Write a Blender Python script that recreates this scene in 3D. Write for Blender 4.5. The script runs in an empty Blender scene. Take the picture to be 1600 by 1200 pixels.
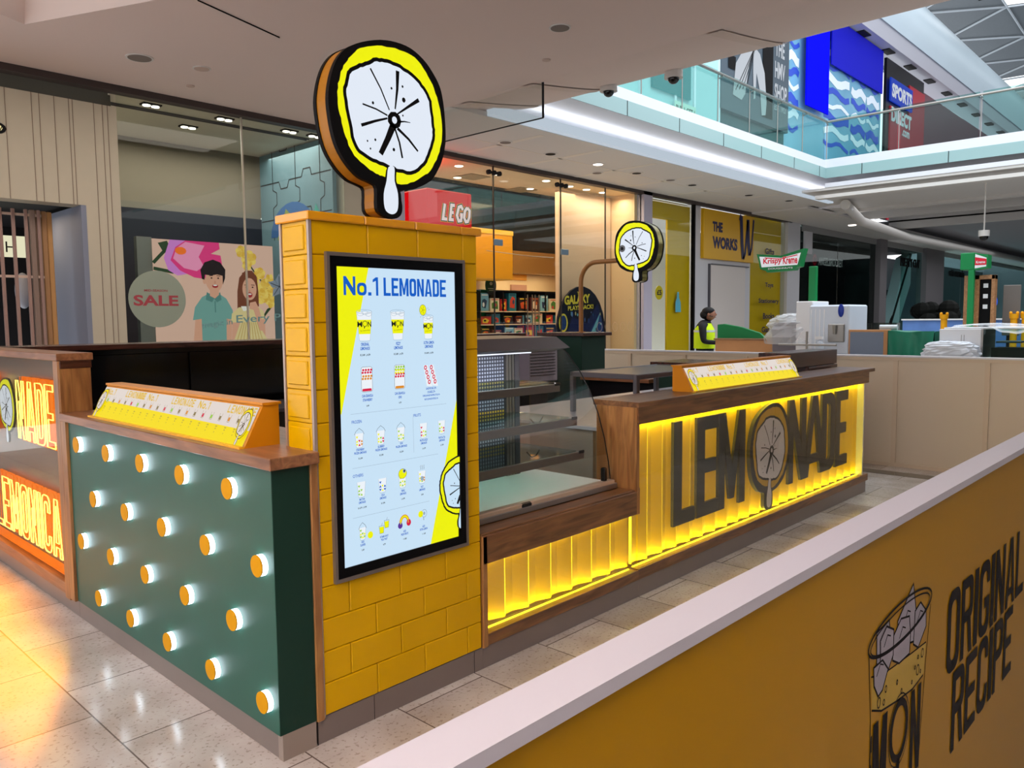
import bpy, bmesh, math, random
from mathutils import Vector, Matrix
from mathutils.geometry import tessellate_polygon

random.seed(7)
SC = bpy.context.scene
COL = SC.collection

# ---------------------------------------------------------------- camera
cam_data = bpy.data.cameras.new('camera')
cam_data.sensor_width = 36.0
cam_data.lens = 1226.105 / 1600 * 36.0
cam_data.clip_start = 0.05
cam_data.clip_end = 400
cam = bpy.data.objects.new('camera', cam_data)
COL.objects.link(cam)
cam.matrix_world = Matrix(((0.68395530, 0.06625898, -0.72650871, -1.40892),
                           (-0.72945862, 0.04878979, -0.68228270, -2.49561),
                           (-0.00976115, 0.99660890, 0.08170322, 1.6),
                           (0, 0, 0, 1)))
SC.camera = cam

# ---------------------------------------------------------------- world, exposure
SC.view_settings.view_transform = 'Standard'
SC.view_settings.look = 'None'
SC.view_settings.gamma = 1.0
SC.view_settings.use_curve_mapping = False
SC.view_settings.exposure = 0.0
world = bpy.data.worlds.new('mall_daylight')
SC.world = world
world.use_nodes = True
bg = world.node_tree.nodes['Background']
bg.inputs['Color'].default_value = (0.93, 0.96, 1.0, 1)
bg.inputs['Strength'].default_value = 1.7


def area(name, loc, size, power, col=(1, 1, 1), direction=(0, 0, -1), spread=180):
    l = bpy.data.lights.new(name, 'AREA')
    l.shape = 'RECTANGLE'
    l.size, l.size_y = size
    l.energy = power
    l.color = col
    l.spread = math.radians(spread)
    o = bpy.data.objects.new(name, l)
    COL.objects.link(o)
    o.location = loc
    o.rotation_euler = Vector(direction).to_track_quat('-Z', 'Y').to_euler()
    return o


# skylight over the atrium void, unseen fill lights added for walkways and ceiling
area('atrium_skylight', (13, 0, 14), (12, 10), 1700, (0.86, 0.94, 1.0))
area('bulkhead_cove_light', (13.2, 5.55, 4.74), (12.4, .06), 12, (0.9, 0.95, 1.0), (0, 0.35, 1))
area('walkway_fill_light', (-2.5, -1.5, 4.5), (4, 6), 40, (1.0, 0.88, 0.80))  # unseen area light added to brighten the near walkway
area('ceiling_fill_light', (-5.0, -3.0, 2.3), (3, 3), 800, (1.0, 0.95, 0.92), (0.2, 0.2, 1), 110)  # invented up-light behind the camera, added to lift the ceiling
area('far_mall_fill_light', (30, 2.5, 4.5), (20, 7), 420, (0.95, 0.97, 1.0))  # unseen panel added to brighten the far shops
area('walkway_fill_light', (2.5, 5.9, 4.5), (5, 1.2), 90, (1.0, 0.88, 0.80))  # second added fill, no fixture modelled for it

# ---------------------------------------------------------------- materials
def lin(c):
    return tuple((x / 255 / 12.92) if x / 255 <= 0.04045 else ((x / 255 + 0.055) / 1.055) ** 2.4 for x in c)


MATS = {}


def mat(name, rgb, rough=0.5, metal=0.0, emit=0.0, noise=0.0, nscale=8.0, bump=0.0, coat=0.0, spec=None, alpha=None):
    if name in MATS:
        return MATS[name]
    m = bpy.data.materials.new(name)
    m.use_nodes = True
    nt = m.node_tree
    b = nt.nodes['Principled BSDF']
    c = lin(rgb)
    b.inputs['Base Color'].default_value = (*c, 1)
    b.inputs['Roughness'].default_value = rough
    b.inputs['Metallic'].default_value = metal
    if coat:
        b.inputs['Coat Weight'].default_value = coat
        b.inputs['Coat Roughness'].default_value = 0.05
    if spec is None and not coat and metal == 0 and rough > .25:
        spec = 0.32
    if spec is not None:
        b.inputs['Specular IOR Level'].default_value = spec
    if emit:
        b.inputs['Base Color'].default_value = (0, 0, 0, 1)
        b.inputs['Specular IOR Level'].default_value = 0.2
        b.inputs['Emission Color'].default_value = (*c, 1)
        b.inputs['Emission Strength'].default_value = emit
    tc = nt.nodes.new('ShaderNodeTexCoord')
    n = nt.nodes.new('ShaderNodeTexNoise')
    n.inputs['Scale'].default_value = nscale
    n.inputs['Detail'].default_value = 4
    nt.links.new(tc.outputs['Object'], n.inputs['Vector'])
    if noise and not emit:
        mx = nt.nodes.new('ShaderNodeMix')
        mx.data_type = 'RGBA'
        mx.inputs[6].default_value = (*[max(0, x * (1 - noise)) for x in c], 1)
        mx.inputs[7].default_value = (*[min(1, x * (1 + noise)) for x in c], 1)
        nt.links.new(n.outputs['Fac'], mx.inputs[0])
        nt.links.new(mx.outputs[2], b.inputs['Base Color'])
    if bump:
        bp = nt.nodes.new('ShaderNodeBump')
        bp.inputs['Strength'].default_value = bump
        bp.inputs['Distance'].default_value = 0.01
        nt.links.new(n.outputs['Fac'], bp.inputs['Height'])
        nt.links.new(bp.outputs['Normal'], b.inputs['Normal'])
    MATS[name] = m
    return m


def wood(name, c1, c2, axis=0, rough=0.35):
    """wood with its grain along one axis"""
    m = bpy.data.materials.new(name)
    m.use_nodes = True
    nt = m.node_tree
    b = nt.nodes['Principled BSDF']
    b.inputs['Roughness'].default_value = rough
    tc = nt.nodes.new('ShaderNodeTexCoord')
    mp = nt.nodes.new('ShaderNodeMapping')
    s = [9.0, 9.0, 9.0]
    s[axis] = 0.9
    mp.inputs['Scale'].default_value = s
    n = nt.nodes.new('ShaderNodeTexNoise')
    n.inputs['Scale'].default_value = 3.0
    n.inputs['Detail'].default_value = 7
    n.inputs['Distortion'].default_value = 1.2
    s2 = [60.0, 60.0, 60.0]
    s2[axis] = 2.0
    mp2 = nt.nodes.new('ShaderNodeMapping')
    mp2.inputs['Scale'].default_value = s2
    n2 = nt.nodes.new('ShaderNodeTexNoise')
    n2.inputs['Scale'].default_value = 2.0
    r = nt.nodes.new('ShaderNodeValToRGB')
    r.color_ramp.elements[0].position = 0.32
    r.color_ramp.elements[0].color = (*lin(c1), 1)
    r.color_ramp.elements[1].position = 0.68
    r.color_ramp.elements[1].color = (*lin(c2), 1)
    mx = nt.nodes.new('ShaderNodeMix')
    mx.data_type = 'RGBA'
    mx.blend_type = 'MULTIPLY'
    mx.inputs[0].default_value = 0.35
    L = nt.links.new
    L(tc.outputs['Object'], mp.inputs['Vector']); L(mp.outputs[0], n.inputs['Vector'])
    L(tc.outputs['Object'], mp2.inputs['Vector']); L(mp2.outputs[0], n2.inputs['Vector'])
    L(n.outputs['Fac'], r.inputs['Fac'])
    L(r.outputs['Color'], mx.inputs[6]); L(n2.outputs['Color'], mx.inputs[7])
    mx.inputs[0].default_value = 0.25
    L(mx.outputs[2], b.inputs['Base Color'])
    MATS[name] = m
    return m


def glass(name, tint=(235, 245, 242), refl=0.5, rough=0.0, base=0.06):
    """thin pane: mostly see-through, mirror-like at glancing angles"""
    m = bpy.data.materials.new(name)
    m.use_nodes = True
    nt = m.node_tree
    nt.nodes.clear()
    out = nt.nodes.new('ShaderNodeOutputMaterial')
    t = nt.nodes.new('ShaderNodeBsdfTransparent')
    t.inputs['Color'].default_value = (*lin(tint), 1)
    g = nt.nodes.new('ShaderNodeBsdfGlossy')
    g.inputs['Roughness'].default_value = rough
    lw = nt.nodes.new('ShaderNodeLayerWeight')
    lw.inputs['Blend'].default_value = 0.35
    mr = nt.nodes.new('ShaderNodeMapRange')
    mr.inputs['To Min'].default_value = base
    mr.inputs['To Max'].default_value = refl
    mix = nt.nodes.new('ShaderNodeMixShader')
    L = nt.links.new
    L(lw.outputs['Fresnel'], mr.inputs['Value'])
    L(mr.outputs[0], mix.inputs[0]); L(t.outputs[0], mix.inputs[1]); L(g.outputs[0], mix.inputs[2])
    L(mix.outputs[0], out.inputs['Surface'])
    MATS[name] = m
    return m


def floor_mat():
    m = bpy.data.materials.new('polished_stone_floor')
    m.use_nodes = True
    nt = m.node_tree
    b = nt.nodes['Principled BSDF']
    L = nt.links.new
    tc = nt.nodes.new('ShaderNodeTexCoord')
    mp = nt.nodes.new('ShaderNodeMapping')
    mp.inputs['Rotation'].default_value = (0, 0, math.pi / 2)
    br = nt.nodes.new('ShaderNodeTexBrick')
    br.inputs['Scale'].default_value = 1.0
    br.inputs['Brick Width'].default_value = 0.62
    br.inputs['Row Height'].default_value = 0.44
    br.inputs['Mortar Size'].default_value = 0.003
    br.inputs['Mortar Smooth'].default_value = 0.0
    br.inputs['Color1'].default_value = (*lin((196, 194, 192)), 1)
    br.inputs['Color2'].default_value = (*lin((176, 172, 168)), 1)
    br.inputs['Mortar'].default_value = (*lin((105, 95, 90)), 1)
    L(tc.outputs['Object'], mp.inputs['Vector']); L(mp.outputs[0], br.inputs['Vector'])
    n = nt.nodes.new('ShaderNodeTexNoise'); n.inputs['Scale'].default_value = 3; n.inputs['Detail'].default_value = 8
    n2 = nt.nodes.new('ShaderNodeTexNoise'); n2.inputs['Scale'].default_value = 60; n2.inputs['Detail'].default_value = 2
    L(tc.outputs['Object'], n.inputs['Vector']); L(tc.outputs['Object'], n2.inputs['Vector'])
    r = nt.nodes.new('ShaderNodeValToRGB')
    r.color_ramp.elements[0].position = 0.3; r.color_ramp.elements[0].color = (0.7, 0.64, 0.6, 1)
    r.color_ramp.elements[1].position = 0.7; r.color_ramp.elements[1].color = (1, 1, 1, 1)
    L(n.outputs['Fac'], r.inputs['Fac'])
    r2 = nt.nodes.new('ShaderNodeValToRGB')
    r2.color_ramp.elements[0].position = 0.33; r2.color_ramp.elements[0].color = (0.7, 0.66, 0.62, 1)
    r2.color_ramp.elements[1].position = 0.42; r2.color_ramp.elements[1].color = (1, 1, 1, 1)
    L(n2.outputs['Fac'], r2.inputs['Fac'])
    m1 = nt.nodes.new('ShaderNodeMix'); m1.data_type = 'RGBA'; m1.blend_type = 'MULTIPLY'; m1.inputs[0].default_value = 1
    m2 = nt.nodes.new('ShaderNodeMix'); m2.data_type = 'RGBA'; m2.blend_type = 'MULTIPLY'; m2.inputs[0].default_value = 1
    L(br.outputs['Color'], m1.inputs[6]); L(r.outputs['Color'], m1.inputs[7])
    L(m1.outputs[2], m2.inputs[6]); L(r2.outputs['Color'], m2.inputs[7])
    L(m2.outputs[2], b.inputs['Base Color'])
    b.inputs['Roughness'].default_value = 0.16
    b.inputs['Specular IOR Level'].default_value = 0.75
    rr = nt.nodes.new('ShaderNodeMapRange')
    rr.inputs['To Min'].default_value = 0.10; rr.inputs['To Max'].default_value = 0.26
    L(n.outputs['Fac'], rr.inputs['Value']); L(rr.outputs[0], b.inputs['Roughness'])
    MATS['floor'] = m
    return m


FLOOR = floor_mat()
WOODX = wood('oak_grain_x', (92, 60, 36), (138, 96, 58), 0)
WOODY = wood('oak_grain_y', (116, 74, 46), (160, 112, 76), 1)
WOODZ = wood('oak_grain_z', (122, 80, 42), (172, 122, 68), 2)
WOODL = wood('pale_oak', (150, 100, 62), (190, 140, 95), 0)
WOODD = wood('dark_walnut', (48, 24, 18), (84, 48, 36), 0, 0.25)
GREEN = mat('green_paint', (36, 84, 72), 0.4, noise=0.04)
GREEND = mat('darker_green', (6, 46, 36), 0.6)
TILE = mat('yellow_glazed_tile', (206, 160, 0), 0.2, noise=0.10, nscale=4, spec=0.2)
GROUT = mat('yellow_grout', (150, 112, 10), 0.8)
YPAINT = mat('yellow_paint', (226, 158, 10), 0.45)
YSIDE = mat('mustard_metal', (150, 100, 12), 0.4, noise=0.08, nscale=3)
HOARDY = mat('yellow_hoarding_vinyl', (166, 124, 0), 0.45, noise=0.05, nscale=1.5, spec=0.15)
BLACK = mat('black_print', (6, 5, 7), 0.6, spec=0.15)
BLACKG = mat('black_gloss', (8, 8, 9), 0.12)
CHAR = mat('charcoal_letters', (46, 44, 42), 0.35)
STEEL = mat('brushed_steel', (150, 146, 142), 0.32, metal=0.85, noise=0.08, nscale=5)
SKIRT = mat('grey_skirting', (122, 112, 108), 0.35, metal=0.25, noise=0.06)
ALU = mat('aluminium_trim', (176, 160, 150), 0.4, metal=0.5)
WHITEP = mat('white_paint', (206, 206, 212), 0.5)
CEIL = mat('ceiling_plaster', (222, 204, 196), 0.9, noise=0.02, nscale=0.4)
CEILW = mat('white_soffit', (214, 210, 206), 0.6)
CONC = mat('cream_cladding', (180, 172, 152), 0.7, noise=0.03)
BEIGE = mat('beige_hoarding', (206, 194, 174), 0.6, noise=0.03, nscale=1.2)
DARK = mat('dark_interior', (22, 20, 22), 0.7)
DARK2 = mat('dark_laminate', (26, 24, 28), 0.25)
GREYM = mat('grey_metal', (86, 84, 90), 0.35, metal=0.3)
LAV = mat('lavender_column', (186, 180, 198), 0.6)
REDP = mat('red_plastic', (206, 16, 24), 0.3)
FLY = mat('fluted_yellow', (245, 200, 0), 0.45)
GL = glass('clear_glass', (250, 252, 251), 0.3, base=0.02)
GLF = glass('shopfront_glass', (246, 249, 245), 0.10, base=0.008)
GLG = glass('green_tint_glass', (214, 236, 233), 0.12, base=0.012)
GLD = glass('dark_tint_glass', (170, 180, 176), 0.30, base=0.06)
GLC = glass('counter_glass', (250, 250, 248), 0.16, base=0.02)
GLN = glass('neon_glass', (245, 245, 243), 0.15, base=0.02)
E_WHITE = mat('lamp_white', (226, 244, 255), emit=7.0)
E_SCR = mat('screen_white', (200, 226, 246), emit=1.0)
E_SCRY = mat('screen_yellow', (238, 240, 10), emit=1.0)
E_SCRB = mat('screen_blue', (14, 92, 196), emit=1.0)
E_SCRK = mat('screen_black', (14, 18, 24), emit=1.0)
E_SCRG = mat('screen_grey', (150, 170, 190), emit=1.0)
E_SCRR = mat('screen_red', (214, 30, 70), emit=1.0)
E_SCRGN = mat('screen_green', (150, 206, 60), emit=1.0)
E_SCRO = mat('screen_orange', (220, 140, 40), emit=1.0)
E_SCRW = mat('screen_pure_white', (236, 242, 248), emit=1.0)
E_LEMY = mat('lightbox_yellow', (240, 240, 8), emit=1.0)
E_LEMW = mat('lightbox_white', (226, 234, 246), emit=1.0)
E_MBOX = mat('menu_box_yellow', (250, 224, 6), emit=0.95)
E_MBOXW = mat('menu_box_white', (240, 228, 220), emit=0.85)
E_MBOXO = mat('menu_box_amber', (240, 196, 60), emit=0.85)
E_MBOXG = mat('menu_box_grey', (150, 130, 80), emit=0.8)
E_NEON = mat('neon_yellow', (255, 214, 90), emit=4.5)
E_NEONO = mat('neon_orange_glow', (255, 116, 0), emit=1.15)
E_LED = mat('led_yellow', (255, 232, 30), emit=5.0)
E_DOWN = mat('downlight_white', (255, 244, 232), emit=4.0)
E_COVE = mat('light_panel_white', (246, 240, 238), emit=1.0)


# ---------------------------------------------------------------- mesh helper
class M:
    """collects shapes and links them as ONE mesh object"""
    def __init__(s):
        s.v = []; s.f = []; s.mi = []; s.mats = []

    def m(s, mt):
        if mt not in s.mats:
            s.mats.append(mt)
        return s.mats.index(mt)

    def add(s, vs, fs, mt):
        o = len(s.v)
        s.v += [Vector(p) for p in vs]
        i = s.m(mt)
        for f in fs:
            s.f.append([o + k for k in f]); s.mi.append(i)
        return s

    def box(s, x0, x1, y0, y1, z0, z1, mt):
        vs = [(x0, y0, z0), (x1, y0, z0), (x1, y1, z0), (x0, y1, z0), (x0, y0, z1), (x1, y0, z1), (x1, y1, z1), (x0, y1, z1)]
        return s.add(vs, [(3, 2, 1, 0), (4, 5, 6, 7), (0, 1, 5, 4), (1, 2, 6, 5), (2, 3, 7, 6), (3, 0, 4, 7)], mt)

    def bbox(s, x0, x1, y0, y1, z0, z1, mt, b=0.006):
        """box with chamfered edges"""
        xs = (x0, x1); ys = (y0, y1); zs = (z0, z1)
        vs = []; idx = {}
        for i in (0, 1):
            for j in (0, 1):
                for k in (0, 1):
                    for a in range(3):
                        sx = b if i == 0 else -b; sy = b if j == 0 else -b; sz = b if k == 0 else -b
                        p = [xs[i] + sx, ys[j] + sy, zs[k] + sz]
                        p[a] = (xs[i], ys[j], zs[k])[a]
                        idx[(i, j, k, a)] = len(vs); vs.append(p)
        F = []
        for a in range(3):
            o = [q for q in range(3) if q != a]
            for w in (0, 1):
                c = []
                for (p, q) in ((0, 0), (1, 0), (1, 1), (0, 1)):
                    t = [0, 0, 0]; t[a] = w; t[o[0]] = p; t[o[1]] = q
                    c.append(idx[(*t, a)])
                F.append(c)
        for a in range(3):
            o = [q for q in range(3) if q != a]
            for p in (0, 1):
                for q in (0, 1):
                    t0 = [0, 0, 0]; t0[o[0]] = p; t0[o[1]] = q
                    t1 = list(t0); t1[a] = 1
                    F.append([idx[(*t0, o[0])], idx[(*t1, o[0])], idx[(*t1, o[1])], idx[(*t0, o[1])]])
        for i in (0, 1):
            for j in (0, 1):
                for k in (0, 1):
                    F.append([idx[(i, j, k, 0)], idx[(i, j, k, 1)], idx[(i, j, k, 2)]])
        return s.add(vs, F, mt)

    def prism(s, pts, axis, a0, a1, mt):
        """polygon (2D, in the plane across `axis`) pushed from a0 to a1 along it; the other two axes in order"""
        n = len(pts)
        def P(p, a):
            q = [0, 0, 0]; o = [i for i in range(3) if i != axis]
            q[o[0]], q[o[1]], q[axis] = p[0], p[1], a
            return q
        vs = [P(p, a0) for p in pts] + [P(p, a1) for p in pts]
        tri = tessellate_polygon([[Vector((p[0], p[1], 0)) for p in pts]])
        F = [tuple(t) for t in tri] + [tuple(i + n for i in t) for t in tri]
        F += [(i, (i + 1) % n, (i + 1) % n + n, i + n) for i in range(n)]
        return s.add(vs, F, mt)

    def cyl(s, p0, p1, r0, r1, mt, n=20, caps=True):
        p0 = Vector(p0); p1 = Vector(p1); d = (p1 - p0).normalized()
        u = d.orthogonal().normalized(); w = d.cross(u)
        vs = []
        for p, r in ((p0, r0), (p1, r1)):
            for i in range(n):
                a = 2 * math.pi * i / n
                vs.append(p + (u * math.cos(a) + w * math.sin(a)) * r)
        F = [(i, (i + 1) % n, (i + 1) % n + n, i + n) for i in range(n)]
        if caps:
            F += [tuple(range(n))[::-1], tuple(range(n, 2 * n))]
        return s.add(vs, F, mt)

    def tube(s, pts, r, mt, n=8, closed=False):
        pts = [Vector(p) for p in pts]; k = len(pts)
        vs = []; prev = None
        for i, p in enumerate(pts):
            if closed:
                d = (pts[(i + 1) % k] - pts[i - 1]).normalized()
            else:
                d = (pts[min(i + 1, k - 1)] - pts[max(i - 1, 0)]).normalized()
            if prev is None:
                u = d.orthogonal().normalized()
            else:
                u = (prev - d * prev.dot(d))
                u = u.normalized() if u.length > 1e-6 else d.orthogonal().normalized()
            prev = u; w = d.cross(u)
            for j in range(n):
                a = 2 * math.pi * j / n
                vs.append(p + (u * math.cos(a) + w * math.sin(a)) * r)
        F = []
        for i in range(k if closed else k - 1):
            a = i * n; b = ((i + 1) % k) * n
            F += [(a + j, a + (j + 1) % n, b + (j + 1) % n, b + j) for j in range(n)]
        if not closed:
            F += [tuple(range(n))[::-1], tuple(range((k - 1) * n, k * n))]
        return s.add(vs, F, mt)

    def ellipsoid(s, c, r, mt, nu=16, nv=10):
        vs = []; F = []
        for j in range(nv + 1):
            t = math.pi * j / nv
            for i in range(nu):
                a = 2 * math.pi * i / nu
                vs.append((c[0] + r[0] * math.sin(t) * math.cos(a), c[1] + r[1] * math.sin(t) * math.sin(a), c[2] + r[2] * math.cos(t)))
        for j in range(nv):
            for i in range(nu):
                F.append((j * nu + i, (j + 1) * nu + i, (j + 1) * nu + (i + 1) % nu, j * nu + (i + 1) % nu))
        return s.add(vs, F, mt)

    def grid(s, fn, nu, nv, mt):
        vs = [fn(i / nu, j / nv) for j in range(nv + 1) for i in range(nu + 1)]
        F = [(j * (nu + 1) + i, j * (nu + 1) + i + 1, (j + 1) * (nu + 1) + i + 1, (j + 1) * (nu + 1) + i) for j in range(nv) for i in range(nu)]
        return s.add(vs, F, mt)

    def build(s, name, parent=None, smooth=False, bevel=0, kind=None, label=None, cat=None, group=None):
        me = bpy.data.meshes.new(name)
        root = parent
        while root is not None and root.parent is not None:
            root = root.parent
        if root is not None:
            org = root.location.copy()
        else:
            xs = [v.x for v in s.v]; ys = [v.y for v in s.v]; zs = [v.z for v in s.v]
            org = Vector(((min(xs) + max(xs)) / 2, (min(ys) + max(ys)) / 2, min(zs)))
        me.from_pydata([tuple(v - org) for v in s.v], [], s.f)
        for mt in s.mats:
            me.materials.append(mt)
        me.polygons.foreach_set('material_index', s.mi)
        bm = bmesh.new(); bm.from_mesh(me)
        if not getattr(s, 'flat', False):
            bmesh.ops.recalc_face_normals(bm, faces=bm.faces)
        bm.to_mesh(me); bm.free()
        if smooth:
            me.polygons.foreach_set('use_smooth', [True] * len(me.polygons))
        me.update()
        o = bpy.data.objects.new(name, me)
        COL.objects.link(o)
        if parent is not None:
            o.parent = parent
        else:
            o.location = org
        if smooth:
            md = o.modifiers.new('edges', 'EDGE_SPLIT'); md.split_angle = math.radians(40)
        if bevel:
            md = o.modifiers.new('bevel', 'BEVEL'); md.width = bevel; md.segments = 2; md.limit_method = 'ANGLE'
        tag(o, label, cat, group, kind)
        return o


def tag(o, label=None, cat=None, group=None, kind=None):
    if label: o['label'] = label
    if cat: o['category'] = cat
    if group: o['group'] = group
    if kind: o['kind'] = kind
    return o


def thing(name, label, cat, loc=(0, 0, 0), rotz=0, group=None):
    o = bpy.data.objects.new(name, None)
    o.empty_display_size = 0.1
    COL.objects.link(o)
    o.location = loc; o.rotation_euler = (0, 0, rotz)
    return tag(o, label, cat, group)


def dup(root, loc, label=None, rotz=None):
    r = root.copy(); COL.objects.link(r); r.location = loc
    if rotz is not None: r.rotation_euler = (0, 0, rotz)
    if label: r['label'] = label
    for ch in list(root.children):
        c = ch.copy(); COL.objects.link(c); c.parent = r
        for g in list(ch.children):
            d = g.copy(); COL.objects.link(d); d.parent = c
    return r


def struct(name, mm, **k):
    return mm.build(name, kind='structure', **k)


# ---------------------------------------------------------------- flat drawing on a plane (prints, screens, signs)
TXT = {}


def text_mesh(s, bold=0.0):
    key = (s, bold)
    if key not in TXT:
        cu = bpy.data.curves.new('lettering', 'FONT')
        cu.body = s; cu.offset = bold; cu.resolution_u = 3
        o = bpy.data.objects.new('lettering', cu)
        me = bpy.data.meshes.new_from_object(o)
        vs = [v.co.copy() for v in me.vertices]; fs = [tuple(p.vertices) for p in me.polygons]
        x0 = min(v.x for v in vs); x1 = max(v.x for v in vs); y0 = min(v.y for v in vs); y1 = max(v.y for v in vs)
        TXT[key] = ([((v.x - x0) / max(1e-6, x1 - x0), (v.y - y0) / max(1e-6, y1 - y0)) for v in vs], fs, (x1 - x0) / max(1e-6, y1 - y0))
        bpy.data.objects.remove(o); bpy.data.meshes.remove(me)
    return TXT[key]


def arc(cx, cy, rx, ry, a0, a1, n=6):
    return [(cx + rx * math.cos(math.radians(a0 + (a1 - a0) * i / n)), cy + ry * math.sin(math.radians(a0 + (a1 - a0) * i / n))) for i in range(n + 1)]


def rrect(x0, y0, x1, y1, r, n=5, corners='1111'):
    """rounded rectangle, corners bl br tr tl"""
    p = []
    p += arc(x0 + r, y0 + r, r, r, 180, 270, n) if corners[0] == '1' else [(x0, y0)]
    p += arc(x1 - r, y0 + r, r, r, 270, 360, n) if corners[1] == '1' else [(x1, y0)]
    p += arc(x1 - r, y1 - r, r, r, 0, 90, n) if corners[2] == '1' else [(x1, y1)]
    p += arc(x0 + r, y1 - r, r, r, 90, 180, n) if corners[3] == '1' else [(x0, y1)]
    return p


def letter(ch, W, H, t, s=None):
    """condensed block letter: list of polygons, each a list of loops (outer, holes)"""
    s = s or t
    r = min(W, H) * 0.36
    ri = max(0.1 * r, r - t * 0.6)
    if ch == 'L': return [[[(0, 0), (W, 0), (W, s), (t, s), (t, H), (0, H)]]]
    if ch == 'I': return [[[(0, 0), (W, 0), (W, H), (0, H)]]]
    if ch == '1': return [[[(W - t, 0), (W, 0), (W, H), (W - t, H), (0, H * .86), (0, H * .72), (W - t, H * .8)]]]
    if ch == '.': return [[[(0, 0), (W, 0), (W, t * 1.1), (0, t * 1.1)]]]
    if ch == 'E': return [[[(0, 0), (W, 0), (W, s), (t, s), (t, H / 2 - s / 2), (W * .88, H / 2 - s / 2), (W * .88, H / 2 + s / 2), (t, H / 2 + s / 2), (t, H - s), (W, H - s), (W, H), (0, H)]]]
    if ch == 'M':
        m = W / 2
        return [[[(0, 0), (t, 0), (t, H * .66), (m - .38 * t, H * .08), (m + .38 * t, H * .08), (W - t, H * .66), (W - t, 0), (W, 0), (W, H), (W - 1.1 * t, H), (m, H * .42), (1.1 * t, H), (0, H)]]]
    if ch == 'N': return [[[(0, 0), (t, 0), (t, H * .60), (W - 1.05 * t, 0), (W, 0), (W, H), (W - t, H), (W - t, H * .40), (1.05 * t, H), (0, H)]]]
    if ch == 'A':
        ap = .84 * H
        f = lambda y: t + (W / 2 - t) * y / ap
        return [[[(0, 0), (t, 0), (f(.16 * H), .16 * H), (W - f(.16 * H), .16 * H), (W - t, 0), (W, 0), (W / 2 + .6 * t, H), (W / 2 - .6 * t, H)],
                 [(f(.27 * H), .27 * H), (W - f(.27 * H), .27 * H), (W / 2, ap)]]]
    if ch == 'D': return [[rrect(0, 0, W, H, r, corners='0110'), rrect(t, s, W - t, H - s, ri, corners='0110')]]
    if ch in 'O': return [[rrect(0, 0, W, H, r), rrect(t, s, W - t, H - s, ri)]]
    if ch == 'o': return [[rrect(0, 0, W, H * .68, r), rrect(t, s, W - t, H * .68 - s, ri)]]
    if ch in 'CG':
        y1, y0 = H * .68, H * .32
        p = [(W, y1)] + arc(W - r, H - r, r, r, 0, 90) + arc(r, H - r, r, r, 90, 180) + arc(r, r, r, r, 180, 270) + arc(W - r, r, r, r, 270, 360)
        if ch == 'C':
            p += [(W, y0), (W - t, y0)]
        else:
            p += [(W, H * .5), (W * .48, H * .5), (W * .48, H * .5 - s), (W - t, H * .5 - s)]
        p += arc(W - t - ri, s + ri, ri, ri, 360, 270) + arc(t + ri, s + ri, ri, ri, 270, 180) + arc(t + ri, H - s - ri, ri, ri, 180, 90) + arc(W - t - ri, H - s - ri, ri, ri, 90, 0) + [(W - t, y1)]
        return [[p]]
    if ch in 'PR':
        y0 = H * .44
        out = [[rrect(0, y0, W, H, r * .9, corners='0110'), rrect(t, y0 + s, W - t, H - s, ri * .8, corners='0110')], [[(0, 0), (t, 0), (t, y0 + .001), (0, y0 + .001)]]]
        if ch == 'R':
            out.append([[(W - t, 0), (W, 0), (W * .8, y0 + .02 * H), (W * .8 - t, y0 + .02 * H)]])
        return out
    return []


LW = {'I': .36, '1': .5, '.': .3, 'M': 1.35, 'o': .85, ' ': .5, 'N': 1.05, 'A': 1.1}


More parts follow.
